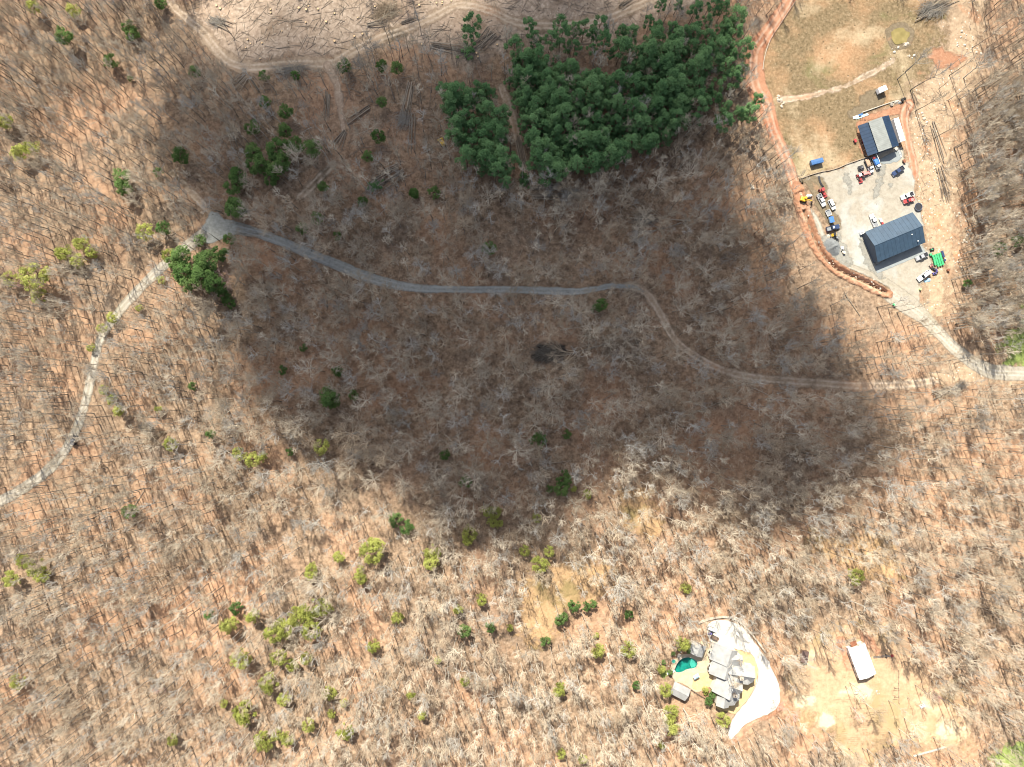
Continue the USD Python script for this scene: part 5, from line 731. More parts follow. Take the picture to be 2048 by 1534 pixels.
for k, (o, lab) in enumerate(((0, 'black drain pipe curving along the left edge of the yard, outer one'), (2.2, 'black drain pipe curving along the left edge of the yard, inner one'))):
    ln = smooth_line([(1636.5 + o, 352), (1637.5 + o, 358), (1640 + o, 366), (1645 + o, 373)], 1.5); w = P(ln[:, 0], ln[:, 1], .2); solo('drain_pipe', ctube(w, .2 + .03 * (np.arange(len(w)) % 2), 8), BLACK, lab, 'pipe')
t = thing('trampoline', 'round black trampoline on the dry ground right of the yard', 'trampoline', spot(1837.5, 413.5, 0)); an = np.linspace(0, 2 * np.pi, 25); ring = np.stack([1.65 * np.cos(an), 1.65 * np.sin(an), 0 * an + .8], 1); part(t, 'frame', tube(ring, .06, 6), STEEL); part(t, 'mat', cyl((0, 0, .74), (0, 0, .77), 1.45, 28), BLACK); part(t, 'pad', join(tube(ring * np.array([.94, .94, 1]), .11, 5)), NAVY)
for a in an[:-1:4]: part(t, 'leg', cyl((1.65 * math.cos(a), 1.65 * math.sin(a), 0), (1.65 * math.cos(a), 1.65 * math.sin(a), .8), .04, 6), STEEL); part(t, 'net_pole', cyl((1.7 * math.cos(a), 1.7 * math.sin(a), .8), (1.7 * math.cos(a), 1.7 * math.sin(a), 2.3), .035, 6), BLACK)
# around the barn
t = thing('sheet_stack', 'white and pale blue metal sheets lying behind the barn', 'metal sheets', spot(1722.5, 229.5, head(35, -13))); part(t, 'white_sheet', box(-3.4, -.9, -.55, .55, .1, .35, .02), WHITE); part(t, 'blue_sheet', box(-.8, 1.2, -.1, .65, .08, .3, .02), TRAILB); part(t, 'pale_sheet', box(-2.2, 3.6, -1.0, -.62, .05, .2, .02), SKYB); part(t, 'pale_sheet', box(.4, 3.4, -.5, -.12, .05, .22, .02), SKYB); part(t, 'bearer', box(-3.2, 3.4, -.7, -.6, 0, .06), WOOD)
t = thing('concrete_ring', 'round pale concrete ring on the bank above the barn', 'concrete ring', spot(1784.5, 208, 0)); part(t, 'ring', (lambda m: (np.array(m.vertices) + [0, 0, .4], np.array(m.faces)))(trimesh.creation.annulus(.35, .6, .8, sections=20)), CONCW); part(t, 'base', cyl((0, 0, 0), (0, 0, .06), .62, 20), GREYM)
for i, (u, v) in enumerate([(1791, 204.5), (1795.5, 203), (1799, 205)]): heap('rubble_heap', ['pale rubble heap next to the concrete ring', 'middle rubble heap between ring and tyres', 'dark rubble heap next to the tyres'][i], 'rubble', u, v, .9, .7, .6, [CONCW, STONE, GREYM][i], 20 + i)
for i, (u, v) in enumerate([(1806, 197.5), (1809, 196), (1812, 195.5), (1808, 199)]):
    t = thing('old_tyre', 'old black tyre in the small group above the barn', 'tyre', spot(u, v, 0), 'old tyres above the barn'); m = trimesh.creation.torus(.36, .16, 20, 8); part(t, 'tread', (np.array(m.vertices) + [0, 0, .16], np.array(m.faces)), RUBBER, smooth=True)
for (u, v, a, b, m, lb, nm) in [(1711, 281, .35, 1, RED, 'red implement lying left of the barn path', 'farm_implement'), (1727.5, 283, .3, 1, RED, 'dark red implement tucked against the left eave of the barn', 'farm_implement'), (1801, 305, .35, 1, WHITE, 'white ladder like frame lying at the right corner of the barn', 'ladder'), (1793, 297, .5, -1, CONCW, 'pale crate under the right corner of the barn', 'crate'), (1809, 322, .4, 1, RUST, 'rusty implement beside the red side track', 'farm_implement')]:
    t = thing(nm, lb, nm.replace('_', ' '), spot(u, v, head(a, b)))
    if nm == 'ladder': part(t, 'rail', join(box(-2, 2, -.25, -.17, .3, .42), box(-2, 2, .17, .25, .3, .42)), m); part(t, 'crossbar', join(*[box(x, x + .08, -.25, .25, .3, .4) for x in np.linspace(-1.9, 1.8, 6)]), m); part(t, 'foot', join(*[box(x, x + .1, -.25, .25, 0, .3) for x in (-1.8, 1.7)]), m)
    elif nm == 'crate': part(t, 'side_panel', join(box(-.7, .7, -.6, -.54, 0, .9), box(-.7, .7, .54, .6, 0, .9), box(-.7, -.64, -.6, .6, 0, .9), box(.64, .7, -.6, .6, 0, .9)), m); part(t, 'content', box(-.64, .64, -.54, .54, .05, .8), m)
    else: part(t, 'frame', join(box(-.9, .9, -.35, -.25, .35, .5), box(-.9, .9, .25, .35, .35, .5), box(-.5, -.35, -.35, .35, .35, .55)), m); part(t, 'hopper', hull([(x, s * y, z) for s in (-1, 1) for x, y, z in ((-.5, .3, .5), (.5, .3, .5), (-.7, .5, 1.0), (.7, .5, 1.0))]), m); wheels(t, (0.1,), 1.3, .34, .18)
t = thing('propane_tank', 'small white and red tank beside the white pickup at the shop', 'tank', spot(1764, 443, head(-.5, -1))); part(t, 'shell', ctube(np.array([(-.2, 0, .6), (-.1, 0, .6), (1.5, 0, .6), (1.6, 0, .6)]), [.25, .5, .5, .25], 16), WHITE, smooth=50); part(t, 'red_motor', box(-1.3, -.3, -.4, .4, .2, .9, .08), RED); part(t, 'skid', box(-1.3, 1.5, -.4, .4, .04, .14), GREYM)

# ------------------------------------------------------------------ walls and fences
def wall(name, label, cat, pts, h, w, m, seg=2.6, step=3.0, gap=.03, base=-.2, piece='wall_block'):
    t = thing(name, label, cat); ln = smooth_line(pts, step); W_ = P(ln[:, 0], ln[:, 1]); d = np.concatenate([[0], np.cumsum(np.linalg.norm(np.diff(W_[:, :2], axis=0), axis=1))]); n = max(2, int(d[-1] / seg)); s = np.linspace(0, d[-1], n + 1); q_ = np.stack([np.interp(s, d, W_[:, k]) for k in range(3)], 1); r = np.random.default_rng(int(d[-1] * 10))
    for a, b in zip(q_[:-1], q_[1:]):
        L = np.linalg.norm(b - a); part(t, piece, xf(box(-L / 2 + gap, L / 2 - gap, -w / 2, w / 2, base, h + r.normal(0, .03), .04), mat4((a + b) / 2, math.atan2(b[1] - a[1], b[0] - a[0]))), m)
    return t
wall('retaining_wall', 'low timber edge between the dry field and the gravel yard', 'wall', [(1602, 357), (1638, 345), (1668, 339), (1690, 330), (1712, 322), (1736, 314)], .55, .3, WOOD)
wall('retaining_wall', 'low grey wall below the white box trailer', 'wall', [(1722, 226), (1742, 219), (1770, 209), (1792, 202)], .5, .3, CONCW)
wall('retaining_wall', 'curved tan stone wall round the top of the house drive', 'wall', [(1396, 1246), (1410, 1240), (1430, 1235), (1452, 1233), (1468, 1237), (1486, 1249), (1504, 1269), (1520, 1290), (1530, 1304)], .8, .7, STONE, 1.6)
wall('lawn_edging', 'thin brown edging between the lawn and the house drive', 'edging', [(1516, 1336), (1516, 1352), (1510, 1374), (1497, 1396), (1480, 1416), (1463, 1436)], .3, .22, WOOD, 1.8)
wall('retaining_wall', 'long straight concrete edge below the sandy clearing', 'wall', [(1826, 1512), (1850, 1505), (1872, 1499), (1890, 1493)], .5, .6, CONCW, 2.0)
def fence(name, label, pts, h, gap_, m, rails=2, posts=None):
    t = thing(name, label, 'fence'); ln = smooth_line(pts, 3.0); W_ = P(ln[:, 0], ln[:, 1]); d = np.concatenate([[0], np.cumsum(np.linalg.norm(np.diff(W_[:, :2], axis=0), axis=1))]); s = np.linspace(0, d[-1], max(2, int(d[-1] / gap_)) + 1); q_ = np.stack([np.interp(s, d, W_[:, k]) for k in range(3)], 1)
    for a in q_: part(t, 'post', box(a[0] - .06, a[0] + .06, a[1] - .06, a[1] + .06, a[2] - .2, a[2] + h), posts or m)
    for a, b in zip(q_[:-1], q_[1:]):
        for k in range(rails): z = h * (k + 1) / (rails + .3); part(t, 'rail', tube(np.array([a + [0, 0, z], b + [0, 0, z]]), .05, 4), m)
fence('silt_fence', 'thin pale fence curving along the red dirt road beside the field', [(1525, 140), (1527, 122), (1534, 95), (1542, 76), (1556, 55), (1572, 30), (1590, 4)], .8, 3.0, CONCW, 3, WOOD)
fence('wire_fence', 'fence line running down the right of the sandy clearing', [(1796, 1340), (1796, 1372), (1797, 1405)], 1.0, 2.4, WOOD, 2)
fence('pool_fence', 'low dark fence between the pavilion and the lawn beds', [(1382, 1379), (1392, 1386), (1406, 1394), (1420, 1403)], .9, 1.4, BLACK, 2)
fence('board_fence', 'brown fence left of the square pavilion', [(1300, 1366), (1318, 1372), (1334, 1382), (1345, 1392)], 1.0, 2.0, WOOD, 3)
for (v, lb) in ((1375.5, 'upper dark T shaped clothes post by the sandy clearing'), (1392.5, 'lower dark T shaped clothes post by the sandy clearing')):
    t = thing('clothes_post', lb, 'clothes post', spot(1790, v, 0)); part(t, 'post', cyl((0, 0, -.2), (0, 0, 1.9), .06, 8), BLACK); part(t, 'crossbar', box(-1.0, 1.0, -.06, .06, 1.86, 1.98), BLACK)

# ------------------------------------------------------------------ buildings, from the roof corners seen in the photograph
m_metal = lambda n, c, sp_=.9, amp=.10, rough=.55: usdkit.material(stage, f'/World/Looks/{n}', {'g': ('geometry', {}), 'n': ('noise_texture', {'scale': .5, 'detail': 5.0}), 'r': ('rgb_ramp', {'ramp': [(.3, tuple(np.array(c) * .85)), (.7, tuple(np.minimum(np.array(c) * 1.12, .9)))]}), 'p': ('principled_bsdf', {'roughness': rough, 'specular_ior_level': .4})}, [('g.position', 'n.vector'), ('n.fac', 'r.fac'), ('r.color', 'p.base_color')], surface='p.BSDF')
NAVYROOF = m_metal('navy_metal_roof', (0.014, 0.034, 0.072)); DARKROOF = m_metal('slate_metal_roof', (0.034, 0.062, 0.098)); DARKWALL = m_metal('slate_metal_wall', (0.035, 0.05, 0.075)); GALV = m_metal('galvanised_roof', (0.22, 0.235, 0.225)); WHITEROOF = m_metal('white_metal_roof', (0.66, 0.67, 0.68)); SHINGLE = m_metal('pale_grey_shingles', (0.29, 0.29, 0.285), rough=.9); HOUSEWALL = m_metal('pale_house_wall', (0.58, 0.53, 0.46), rough=.9); BRICKW = m_metal('brown_stone_wall', (0.26, 0.21, 0.17), rough=.95); BROWNROOF = m_metal('brown_roof', (0.13, 0.085, 0.075), rough=.8)
def slab(a, b, c, d, th=.14):
    """A roof slope: corners a b (upper edge) c d (lower edge), with thickness."""
    q_ = np.array([a, b, c, d], float); n = np.cross(q_[1] - q_[0], q_[3] - q_[0]); n /= np.linalg.norm(n); n = n if n[2] > 0 else -n; w = q_ - n * th; v = np.vstack([q_, w]); return hull(v)
def slope_parts(t, a, b, c, d, m, pitch=0.0, name='roof_slope', gap=.035, rows=0):
    """A roof slope laid as separate sheets (or shingle courses) between its ridge a-b and eave d-c."""
    a, b, c, d = (np.array(x, float) for x in (a, b, c, d))
    if rows:
        for i in range(rows):
            s0, s1 = i / rows, (i + 1) / rows + .004; n = np.cross(b - a, d - a); n /= np.linalg.norm(n); n = n if n[2] > 0 else -n
            lo = n * .05; part(t, name, hull(np.vstack([[a + (d - a) * s0, b + (c - b) * s0, a + (d - a) * s1 + lo, b + (c - b) * s1 + lo], np.array([a + (d - a) * s0, b + (c - b) * s0, a + (d - a) * s1, b + (c - b) * s1]) - n * .08])), m)
        return
    if not pitch: part(t, name, slab(a, b, c, d), m); return
    n = max(1, int(round(np.linalg.norm(b - a) / pitch))); nr = np.cross(b - a, d - a); nr /= np.linalg.norm(nr); nr = nr if nr[2] > 0 else -nr; u_ = (b - a) / np.linalg.norm(b - a) * gap
    for i in range(n):
        s0, s1 = i / n, (i + 1) / n; q0, q1, q2, q3 = a + (b - a) * s0, a + (b - a) * s1, d + (c - d) * s1, d + (c - d) * s0
        part(t, name, slab(q0, q1, q2, q3, .1), m)
        if i: part(t, 'seam', hull(np.vstack([[q0 - u_, q0 + u_, q3 - u_, q3 + u_], np.array([q0 - u_, q0 + u_, q3 - u_, q3 + u_]) + nr * .07])), m)
def gable(t, r0, r1, zr, wl, wr, zel, zer, mroof, mwall, ov=.35, pitch=0.0, rows=0, mr2=None, walls=True, rn='roof_slope', ground=None):
    """A gabled block: ridge from r0 to r1 (pixels, at height zr), half widths to its left and right, eave heights. Returns its ground frame."""
    A, B = Pz(np.array([r0[0]]), np.array([r0[1]]), zr)[0], Pz(np.array([r1[0]]), np.array([r1[1]]), zr)[0]; g = float(hz(*((A + B) / 2))) if ground is None else ground; ax_ = (B - A) / np.linalg.norm(B - A); nl = np.array([-ax_[1], ax_[0]])
    def pt(p, z): return np.array([p[0], p[1], z])
    a, b = A - ax_ * ov, B + ax_ * ov; sl, sr = (zr - zel) / wl, (zr - zer) / wr
    slope_parts(t, pt(a, zr), pt(b, zr), pt(b + nl * (wl + ov), zel - sl * ov), pt(a + nl * (wl + ov), zel - sl * ov), mroof, pitch, rn, rows=rows); slope_parts(t, pt(a, zr), pt(b, zr), pt(b - nl * (wr + ov), zer - sr * ov), pt(a - nl * (wr + ov), zer - sr * ov), mr2 or mroof, pitch, rn, rows=rows)
    part(t, 'ridge_cap', tube(np.array([pt(a, zr + .02), pt(b, zr + .02)]), .09, 6), mroof)
    if walls:
        f = .2
        for E in (A + ax_ * .05, B - ax_ * .05): part(t, 'gable_wall', hull([pt(E + nl * (wl - .05) + ax_ * e, g - .3) for e in (-f / 2, f / 2)] + [pt(E - nl * (wr - .05) + ax_ * e, g - .3) for e in (-f / 2, f / 2)] + [pt(E + nl * (wl - .05) + ax_ * e, zel - .15) for e in (-f / 2, f / 2)] + [pt(E - nl * (wr - .05) + ax_ * e, zer - .15) for e in (-f / 2, f / 2)] + [pt(E + ax_ * e, zr - .2) for e in (-f / 2, f / 2)]), mwall)
        for s, w_, ze in ((1, wl, zel), (-1, wr, zer)): part(t, 'side_wall', hull([pt(E + nl * s * (w_ - .05 - k), z) for E in (A + ax_ * .18, B - ax_ * .18) for k in (0, .2) for z in (g - .3, ze - .15)]), mwall)
    return dict(A=A, B=B, ax=ax_, n=nl, g=g, rot=math.atan2(ax_[1], ax_[0]))
def opening(t, fr, along, side, w_, z0, z1, half, name='window', m=GLASS):
    """A door or window on the left (+1) or right (-1) long wall."""
    c = fr['A'] + fr['ax'] * along + fr['n'] * side * (half - .02); k = part(t, name, xf(box(-w_ / 2, w_ / 2, -.06, .06, z0, z1), mat4((c[0], c[1], fr['g']), fr['rot'])), m); part(k, 'frame', xf(join(box(-w_ / 2 - .1, w_ / 2 + .1, -.075, .075, z1, z1 + .1), box(-w_ / 2 - .1, -w_ / 2, -.075, .075, z0, z1), box(w_ / 2, w_ / 2 + .1, -.075, .075, z0, z1)), mat4((c[0], c[1], fr['g']), fr['rot'])), WHITE)
# the long shop
SHOP = thing('metal_shop', 'long dark slate metal shop with a gable roof and two small vents', 'building'); fr = gable(SHOP, (1750.5, 491), (1844, 452.2), 6.1, 6.6, 6.6, 3.8, 3.8, DARKROOF, DARKWALL, .3, 1.9)
for al, s in ((5.0, 1), (10.0, 1)): opening(SHOP, fr, al, s, 3.2, .05, 3.0, 6.6, 'roller_door', GREYM)
opening(SHOP, fr, 15.5, 1, 1.0, .05, 2.1, 6.6, 'door', WHITE); opening(SHOP, fr, 12.0, -1, 1.0, .05, 2.1, 6.6, 'door', WHITE)
for (u, v) in ((1823.4, 469), (1835.8, 482)):
    z = 5.4 if v < 475 else 4.7; p = Pz(np.array([u]), np.array([v]), z)[0]; part(SHOP, 'roof_vent', join(cyl((p[0], p[1], z - .5), (p[0], p[1], z + .15), .14, 10), cyl((p[0], p[1], z + .12), (p[0], p[1], z + .24), .22, 10)), WHITE)
t = thing('cooling_unit', 'white unit standing at the upper left corner of the shop', 'air unit', spot(1723, 466, head(.92, -.4))); part(t, 'cabinet', box(-.7, .7, -.6, .6, .1, 1.3, .05), WHITE); part(t, 'fan_grille', cyl((0, 0, 1.3), (0, 0, 1.34), .42, 18), GREYM); part(t, 'plinth', box(-.8, .8, -.7, .7, -.1, .12), CONCW)
# the barn: galvanised left slope, navy right slope, navy lean-to on the left
BARN = thing('metal_barn', 'old barn with a ribbed galvanised slope between two navy roofs', 'building'); fr = gable(BARN, (1764.5, 234), (1784.5, 293.5), 5.0, 3.5, 5.2, 4.0, 3.7, NAVYROOF, DARKWALL, .15, .75, mr2=GALV)
A_, B_, n_ = fr['A'] - fr['ax'] * .15, fr['B'] + fr['ax'] * .15, -fr['n']
at_ = lambda p, s, z: np.array([*(p + n_ * s), z])
slope_parts(BARN, at_(A_, 5.3, 3.15), at_(B_, 5.3, 3.15), at_(B_, 9.6, 2.6), at_(A_, 9.6, 2.6), NAVYROOF, 1.5, 'lean_to_roof')
for k in range(6): p = A_ + (B_ - A_) * (k + .3) / 5.6; part(BARN, 'post', box(*(lambda c: (c[0] - .08, c[0] + .08, c[1] - .08, c[1] + .08))(p + n_ * 9.2), fr['g'] - .2, 2.6), WOOD)
opening(BARN, dict(fr, A=fr['A']), 6.0, -1, 2.6, .05, 2.8, 5.2, 'door', GREYM)
HOUSE = thing('house', 'pale grey shingled house of many gables inside the curved drive', 'house'); hg = dict(mroof=SHINGLE, mwall=HOUSEWALL, rows=5)
fA = gable(HOUSE, (1463.6, 1302.5), (1454, 1332), 7.0, 3.0, 6.2, 5.0, 4.2, **hg); fB = gable(HOUSE, (1457.2, 1328), (1449.5, 1358), 6.75, 4.2, 5.3, 4.3, 4.1, **hg)
fC = gable(HOUSE, (1463, 1320), (1484.5, 1319.3), 6.2, 1.2, 3.6, 5.6, 4.4, **hg); fD = gable(HOUSE, (1459, 1348.5), (1509.5, 1356), 6.5, 3.6, 2.6, 4.3, 4.3, **hg); fE = gable(HOUSE, (1494.2, 1354), (1495.8, 1368), 5.4, 1.5, 1.5, 4.2, 4.2, **hg)
fF = gable(HOUSE, (1474, 1359), (1459, 1399), 7.1, 3.2, 6.2, 5.0, 4.0, **hg)
for a, b, w_, z in (((1472, 1377.6), (1484, 1382), 1.6, 6.5), ((1464, 1393), (1477, 1399.5), 1.5, 6.3), ((1461, 1397), (1468, 1409), 1.7, 6.2), ((1450, 1399), (1447.5, 1415.5), 2.3, 6.0)): gable(HOUSE, a, b, z, w_, w_, z - 1.5, z - 1.5, **hg)
for (u, v) in ((1483.3, 1357.5), (1470.8, 1392)):
    p = Pz(np.array([u]), np.array([v]), 8.2)[0]; part(HOUSE, 'chimney', box(p[0] - .65, p[0] + .65, p[1] - .5, p[1] + .5, 3.5, 8.2), BRICKW); part(HOUSE, 'chimney_cap', box(p[0] - .75, p[0] + .75, p[1] - .6, p[1] + .6, 8.2, 8.35), STONE); part(HOUSE, 'flue', cyl((p[0], p[1], 8.35), (p[0], p[1], 8.7), .2, 10), BLACK)
for f_, al, s, hw in ((fA, 2, -1, 6.2), (fA, 4.5, -1, 6.2), (fB, 2, -1, 5.3), (fB, 4.2, -1, 5.3), (fF, 2, -1, 6.0), (fF, 4.5, -1, 6.0), (fF, 7, -1, 6.0), (fD, 6.5, -1, 2.6), (fD, 9, -1, 2.6), (fF, 3.5, 1, 2.8), (fA, 3, 1, 3.0)): opening(HOUSE, f_, al, s, 1.2, .9, 2.4, hw)
opening(HOUSE, fD, 4.6, -1, 1.2, .1, 2.3, 2.6, 'door', WOOD); opening(HOUSE, fB, 5.4, -1, 1.6, .1, 2.3, 5.3, 'door', GLASS)
POOLHOUSE = thing('pool_house', 'small grey gabled pool house above the swimming pool', 'building'); fP = gable(POOLHOUSE, (1401.2, 1291.8), (1393.3, 1311.5), 4.6, 2.75, 2.75, 3.0, 3.0, SHINGLE, HOUSEWALL, .3, rows=4); opening(POOLHOUSE, fP, 2.2, -1, 1.8, .1, 2.2, 2.75, 'door', GLASS)
p = Pz(np.array([1404]), np.array([1291]), 4.6)[0]; part(POOLHOUSE, 'chimney', box(p[0] - .3, p[0] + .3, p[1] - .3, p[1] + .3, 3.4, 5.0), BRICKW)
PAV = thing('pavilion', 'square pale roofed open pavilion below the patio', 'pavilion'); fV = gable(PAV, (1346, 1376.8), (1376.2, 1392.4), 3.9, 2.4, 2.4, 2.9, 2.9, SHINGLE, HOUSEWALL, .2, walls=False, rows=4)
for k in (0.04, .5, .96):
    for s in (-1, 1): c = fV['A'] + (fV['B'] - fV['A']) * k + fV['n'] * s * 2.2; part(PAV, 'post', box(c[0] - .12, c[0] + .12, c[1] - .12, c[1] + .12, -.2, 3.0), WOOD)
LONGB = thing('long_white_building', 'long white metal roofed building in the sandy clearing', 'building'); fL = gable(LONGB, (1713.9, 1295), (1736, 1355), 3.9, 3.9, 3.1, 3.0, 3.1, WHITEROOF, HOUSEWALL, .25, 1.6)
opening(LONGB, fL, 4, -1, 1.4, .8, 1.9, 3.1); opening(LONGB, fL, 8, -1, 1.0, .05, 2.1, 3.1, 'door', BLACK); opening(LONGB, fL, 11, -1, 1.4, .8, 1.9, 3.1)
c = fL['A'] - fL['ax'] * 1.4 - fL['n'] * .2; M_ = mat4((c[0], c[1], fL['g']), fL['rot']); part(LONGB, 'porch_floor', xf(box(-1.1, 1.0, -2.6, 2.6, -.2, .35), M_), WOOD); part(LONGB, 'porch_roof', xf(box(-.9, 1.1, -1.4, 1.2, 2.6, 2.72, .02), M_), RUST)
for y in (-1.3, 1.1): part(LONGB, 'porch_post', xf(box(-.85, -.73, y - .06, y + .06, .3, 2.6), M_), WOOD)
t = thing('boat_trailer', 'long dark rail with a red end lying right of the white building', 'trailer', spot(1768, 1313.5, head(1, -.08))); part(t, 'rail', join(box(-4.2, 3.2, -.3, -.18, .3, .45), box(-4.2, 3.2, .18, .3, .3, .45), *[box(x, x + .1, -.3, .3, .3, .42) for x in (-4, -2, 0, 2)]), STEEL); part(t, 'red_end', hull([(x, s * y, z) for s in (-1, 1) for x, y, z in ((3.2, .5, .3), (4.4, .4, .3), (3.3, .5, .9), (4.2, .4, .8))]), RED); wheels(t, (1.2,), 1.3, .32)
t = thing('lean_to_shed', 'small dark brown roofed shed between the drive and the white building', 'shed'); fS = gable(t, (1612.6, 1304), (1609.6, 1325), 2.8, 1.25, 1.25, 2.35, 2.35, BROWNROOF, paint('brown_boards', (.2, .13, .09), .9, var=.3), .15, .8)
t = thing('picnic_table', 'pale picnic table standing on the sand at the far right', 'table', spot(1846, 1413, .4)); part(t, 'tabletop', box(-1.0, 1.0, -.4, .4, .72, .78), WHITE); part(t, 'bench', box(-1.0, 1.0, -.8, -.52, .42, .47), WHITE); part(t, 'bench', box(-1.0, 1.0, .52, .8, .42, .47), WHITE)
for x in (-.7, .7): part(t, 'trestle', join(tube(np.array([(x, -.7, 0), (x, .2, .74)]), .05, 4), tube(np.array([(x, .7, 0), (x, -.2, .74)]), .05, 4), box(x - .05, x + .05, -.75, .75, .36, .43)), WOOD)

# ------------------------------------------------------------------ swimming pool and garden
gz = float(hz(px_, py_)); ring = POOL.buffer(.5).difference(POOL)
m_basin = usdkit.material(stage, '/World/Looks/pool_lining', {'g': ('geometry', {}), 'n': ('noise_texture', {'scale': .45, 'detail': 4.0}), 'r': ('rgb_ramp', {'ramp': [(.35, (0.012, 0.16, 0.145)), (.7, (0.03, 0.27, 0.23))]}), 'p': ('principled_bsdf', {'roughness': .6})}, [('g.position', 'n.vector'), ('n.fac', 'r.fac'), ('r.color', 'p.base_color')], surface='p.BSDF')
m_water = usdkit.material(stage, '/World/Looks/clear_water', {'g': ('geometry', {}), 'n': ('noise_texture', {'scale': 1.4, 'detail': 3.0}), 'b': ('bump', {'strength': .12, 'distance': .3}), 'f': ('fresnel', {'IOR': 1.33}), 't': ('transparent_bsdf', {'color': (.55, .92, .88)}), 's': ('glossy_bsdf', {'roughness': .03, 'color': (.9, .95, 1)}), 'x': ('mix_closure', {})}, [('g.position', 'n.vector'), ('n.fac', 'b.height'), ('b.normal', 's.normal'), ('b.normal', 'f.normal'), ('f.fac', 'x.fac'), ('t.BSDF', 'x.closure1'), ('s.BSDF', 'x.closure2')], surface='x.closure')
t = thing('swimming_pool', 'kidney shaped teal swimming pool beside the patio', 'swimming pool')
def extr(shape, z0, z1):
    m = trimesh.creation.extrude_polygon(shape.simplify(.03), z1 - z0); return np.array(m.vertices) + [0, 0, z0], np.array(m.faces)
rv = np.array(POOL.simplify(.05).exterior.coords)[:-1]; nn_ = len(rv); wv = np.vstack([np.column_stack([rv, np.full(nn_, gz + .05)]), np.column_stack([rv, np.full(nn_, gz - 1.7)])]); wf = [[i, (i + 1) % nn_, nn_ + (i + 1) % nn_, nn_ + i] for i in range(nn_)]
part(t, 'side_wall', (wv, np.array(wf)), m_basin); part(t, 'floor', fill(POOL.buffer(.05), gz - 1.65), m_basin); part(t, 'water', fill(POOL.buffer(-.01), gz - .12), m_water); part(t, 'coping', extr(ring, gz - .05, gz + .2), STONE)
shallow = POOL.intersection(Polygon(polyw([(1384, 1312), (1400, 1316), (1402, 1342), (1386, 1342), (1380, 1330)])))
part(t, 'shallow_ledge', extr(shallow.buffer(-.05) if shallow.geom_type == 'Polygon' else max(shallow.geoms, key=lambda a: a.area).buffer(-.05), gz - 1.6, gz - .55), paint('pool_ledge', (.16, .40, .34), .7))
sheet('pool_surround', POOL.buffer(3.2).difference(POOL.buffer(.2)), m_bed, 4, fade=.6, step=.5)
t = thing('hot_tub', 'small round green spa left of the swimming pool', 'spa', spot(1348, 1323.5, 0)); part(t, 'rim', (lambda m: (np.array(m.vertices) + [0, 0, .25], np.array(m.faces)))(trimesh.creation.annulus(.75, 1.0, .5, sections=24)), STONE); part(t, 'water', cyl((0, 0, .02), (0, 0, .38), .75, 24), paint('spa_water', (.05, .30, .22), .1))
t = thing('pool_slide', 'white curved slab at the left end of the swimming pool', 'slide', spot(1342.5, 1346, head(1, -.45))); part(t, 'chute', (lambda v, f: (v, f))(*hull([(x, s * y + .25 * (1 - x * x / 3), z) for s in (-1, 1) for x, y, z in ((-1.7, .35, .25), (-.8, .5, .45), (.8, .5, .75), (1.7, .35, .5))] + [(x, s * .4, .05) for s in (-1, 1) for x in (-1.6, 1.6)])), WHITE); part(t, 'support', box(-.8, .8, -.3, .3, -.1, .2), STONE)
t = thing('patio_umbrella', 'pale blue square patio umbrella on the golden paving', 'umbrella', spot(1393, 1353.5, .5, seen=2.2)); part(t, 'canopy', hull([(s * 1.2, q_ * .8, 2.0) for s in (-1, 1) for q_ in (-1, 1)] + [(0, 0, 2.5)]), SKYB); part(t, 'pole', cyl((0, 0, 0), (0, 0, 2.5), .05, 8), STEEL); part(t, 'base', cyl((0, 0, 0), (0, 0, .12), .4, 14), GREYM)
def rock_kind(i):
    r = np.random.default_rng(900 + i); m = trimesh.creation.icosphere(2); v = np.array(m.vertices); v *= (0.75 + .5 * meshkit.fbm(v * 1.3 + i * 5, 3, i))[:, None]; v *= np.array([1.25, .9, .6]) * .5; c = kind_class(f'rock_kind_{i + 1:03d}'); part(c, 'stone', (v, np.array(m.faces)), STONE if i < 2 else CONCW, smooth=50); return c
ROCKS = [rock_kind(i) for i in range(3)]; RR = np.random.default_rng(77)
def rocks(label, group, pts, n, spread, size):
    pts = np.array(pts, float); ln = smooth_line(pts, 2.0) if len(pts) > 1 else pts
    for _ in range(n):
        u, v = ln[RR.integers(len(ln))] + RR.normal(0, spread, 2); s = size * .52 * RR.uniform(.4, 1.6) ** 1.2; copy('rock', label, 'rock', ROCKS[RR.integers(3)], spot(u, v, RR.uniform(0, 6.28), s, .1 * s, 0), group)
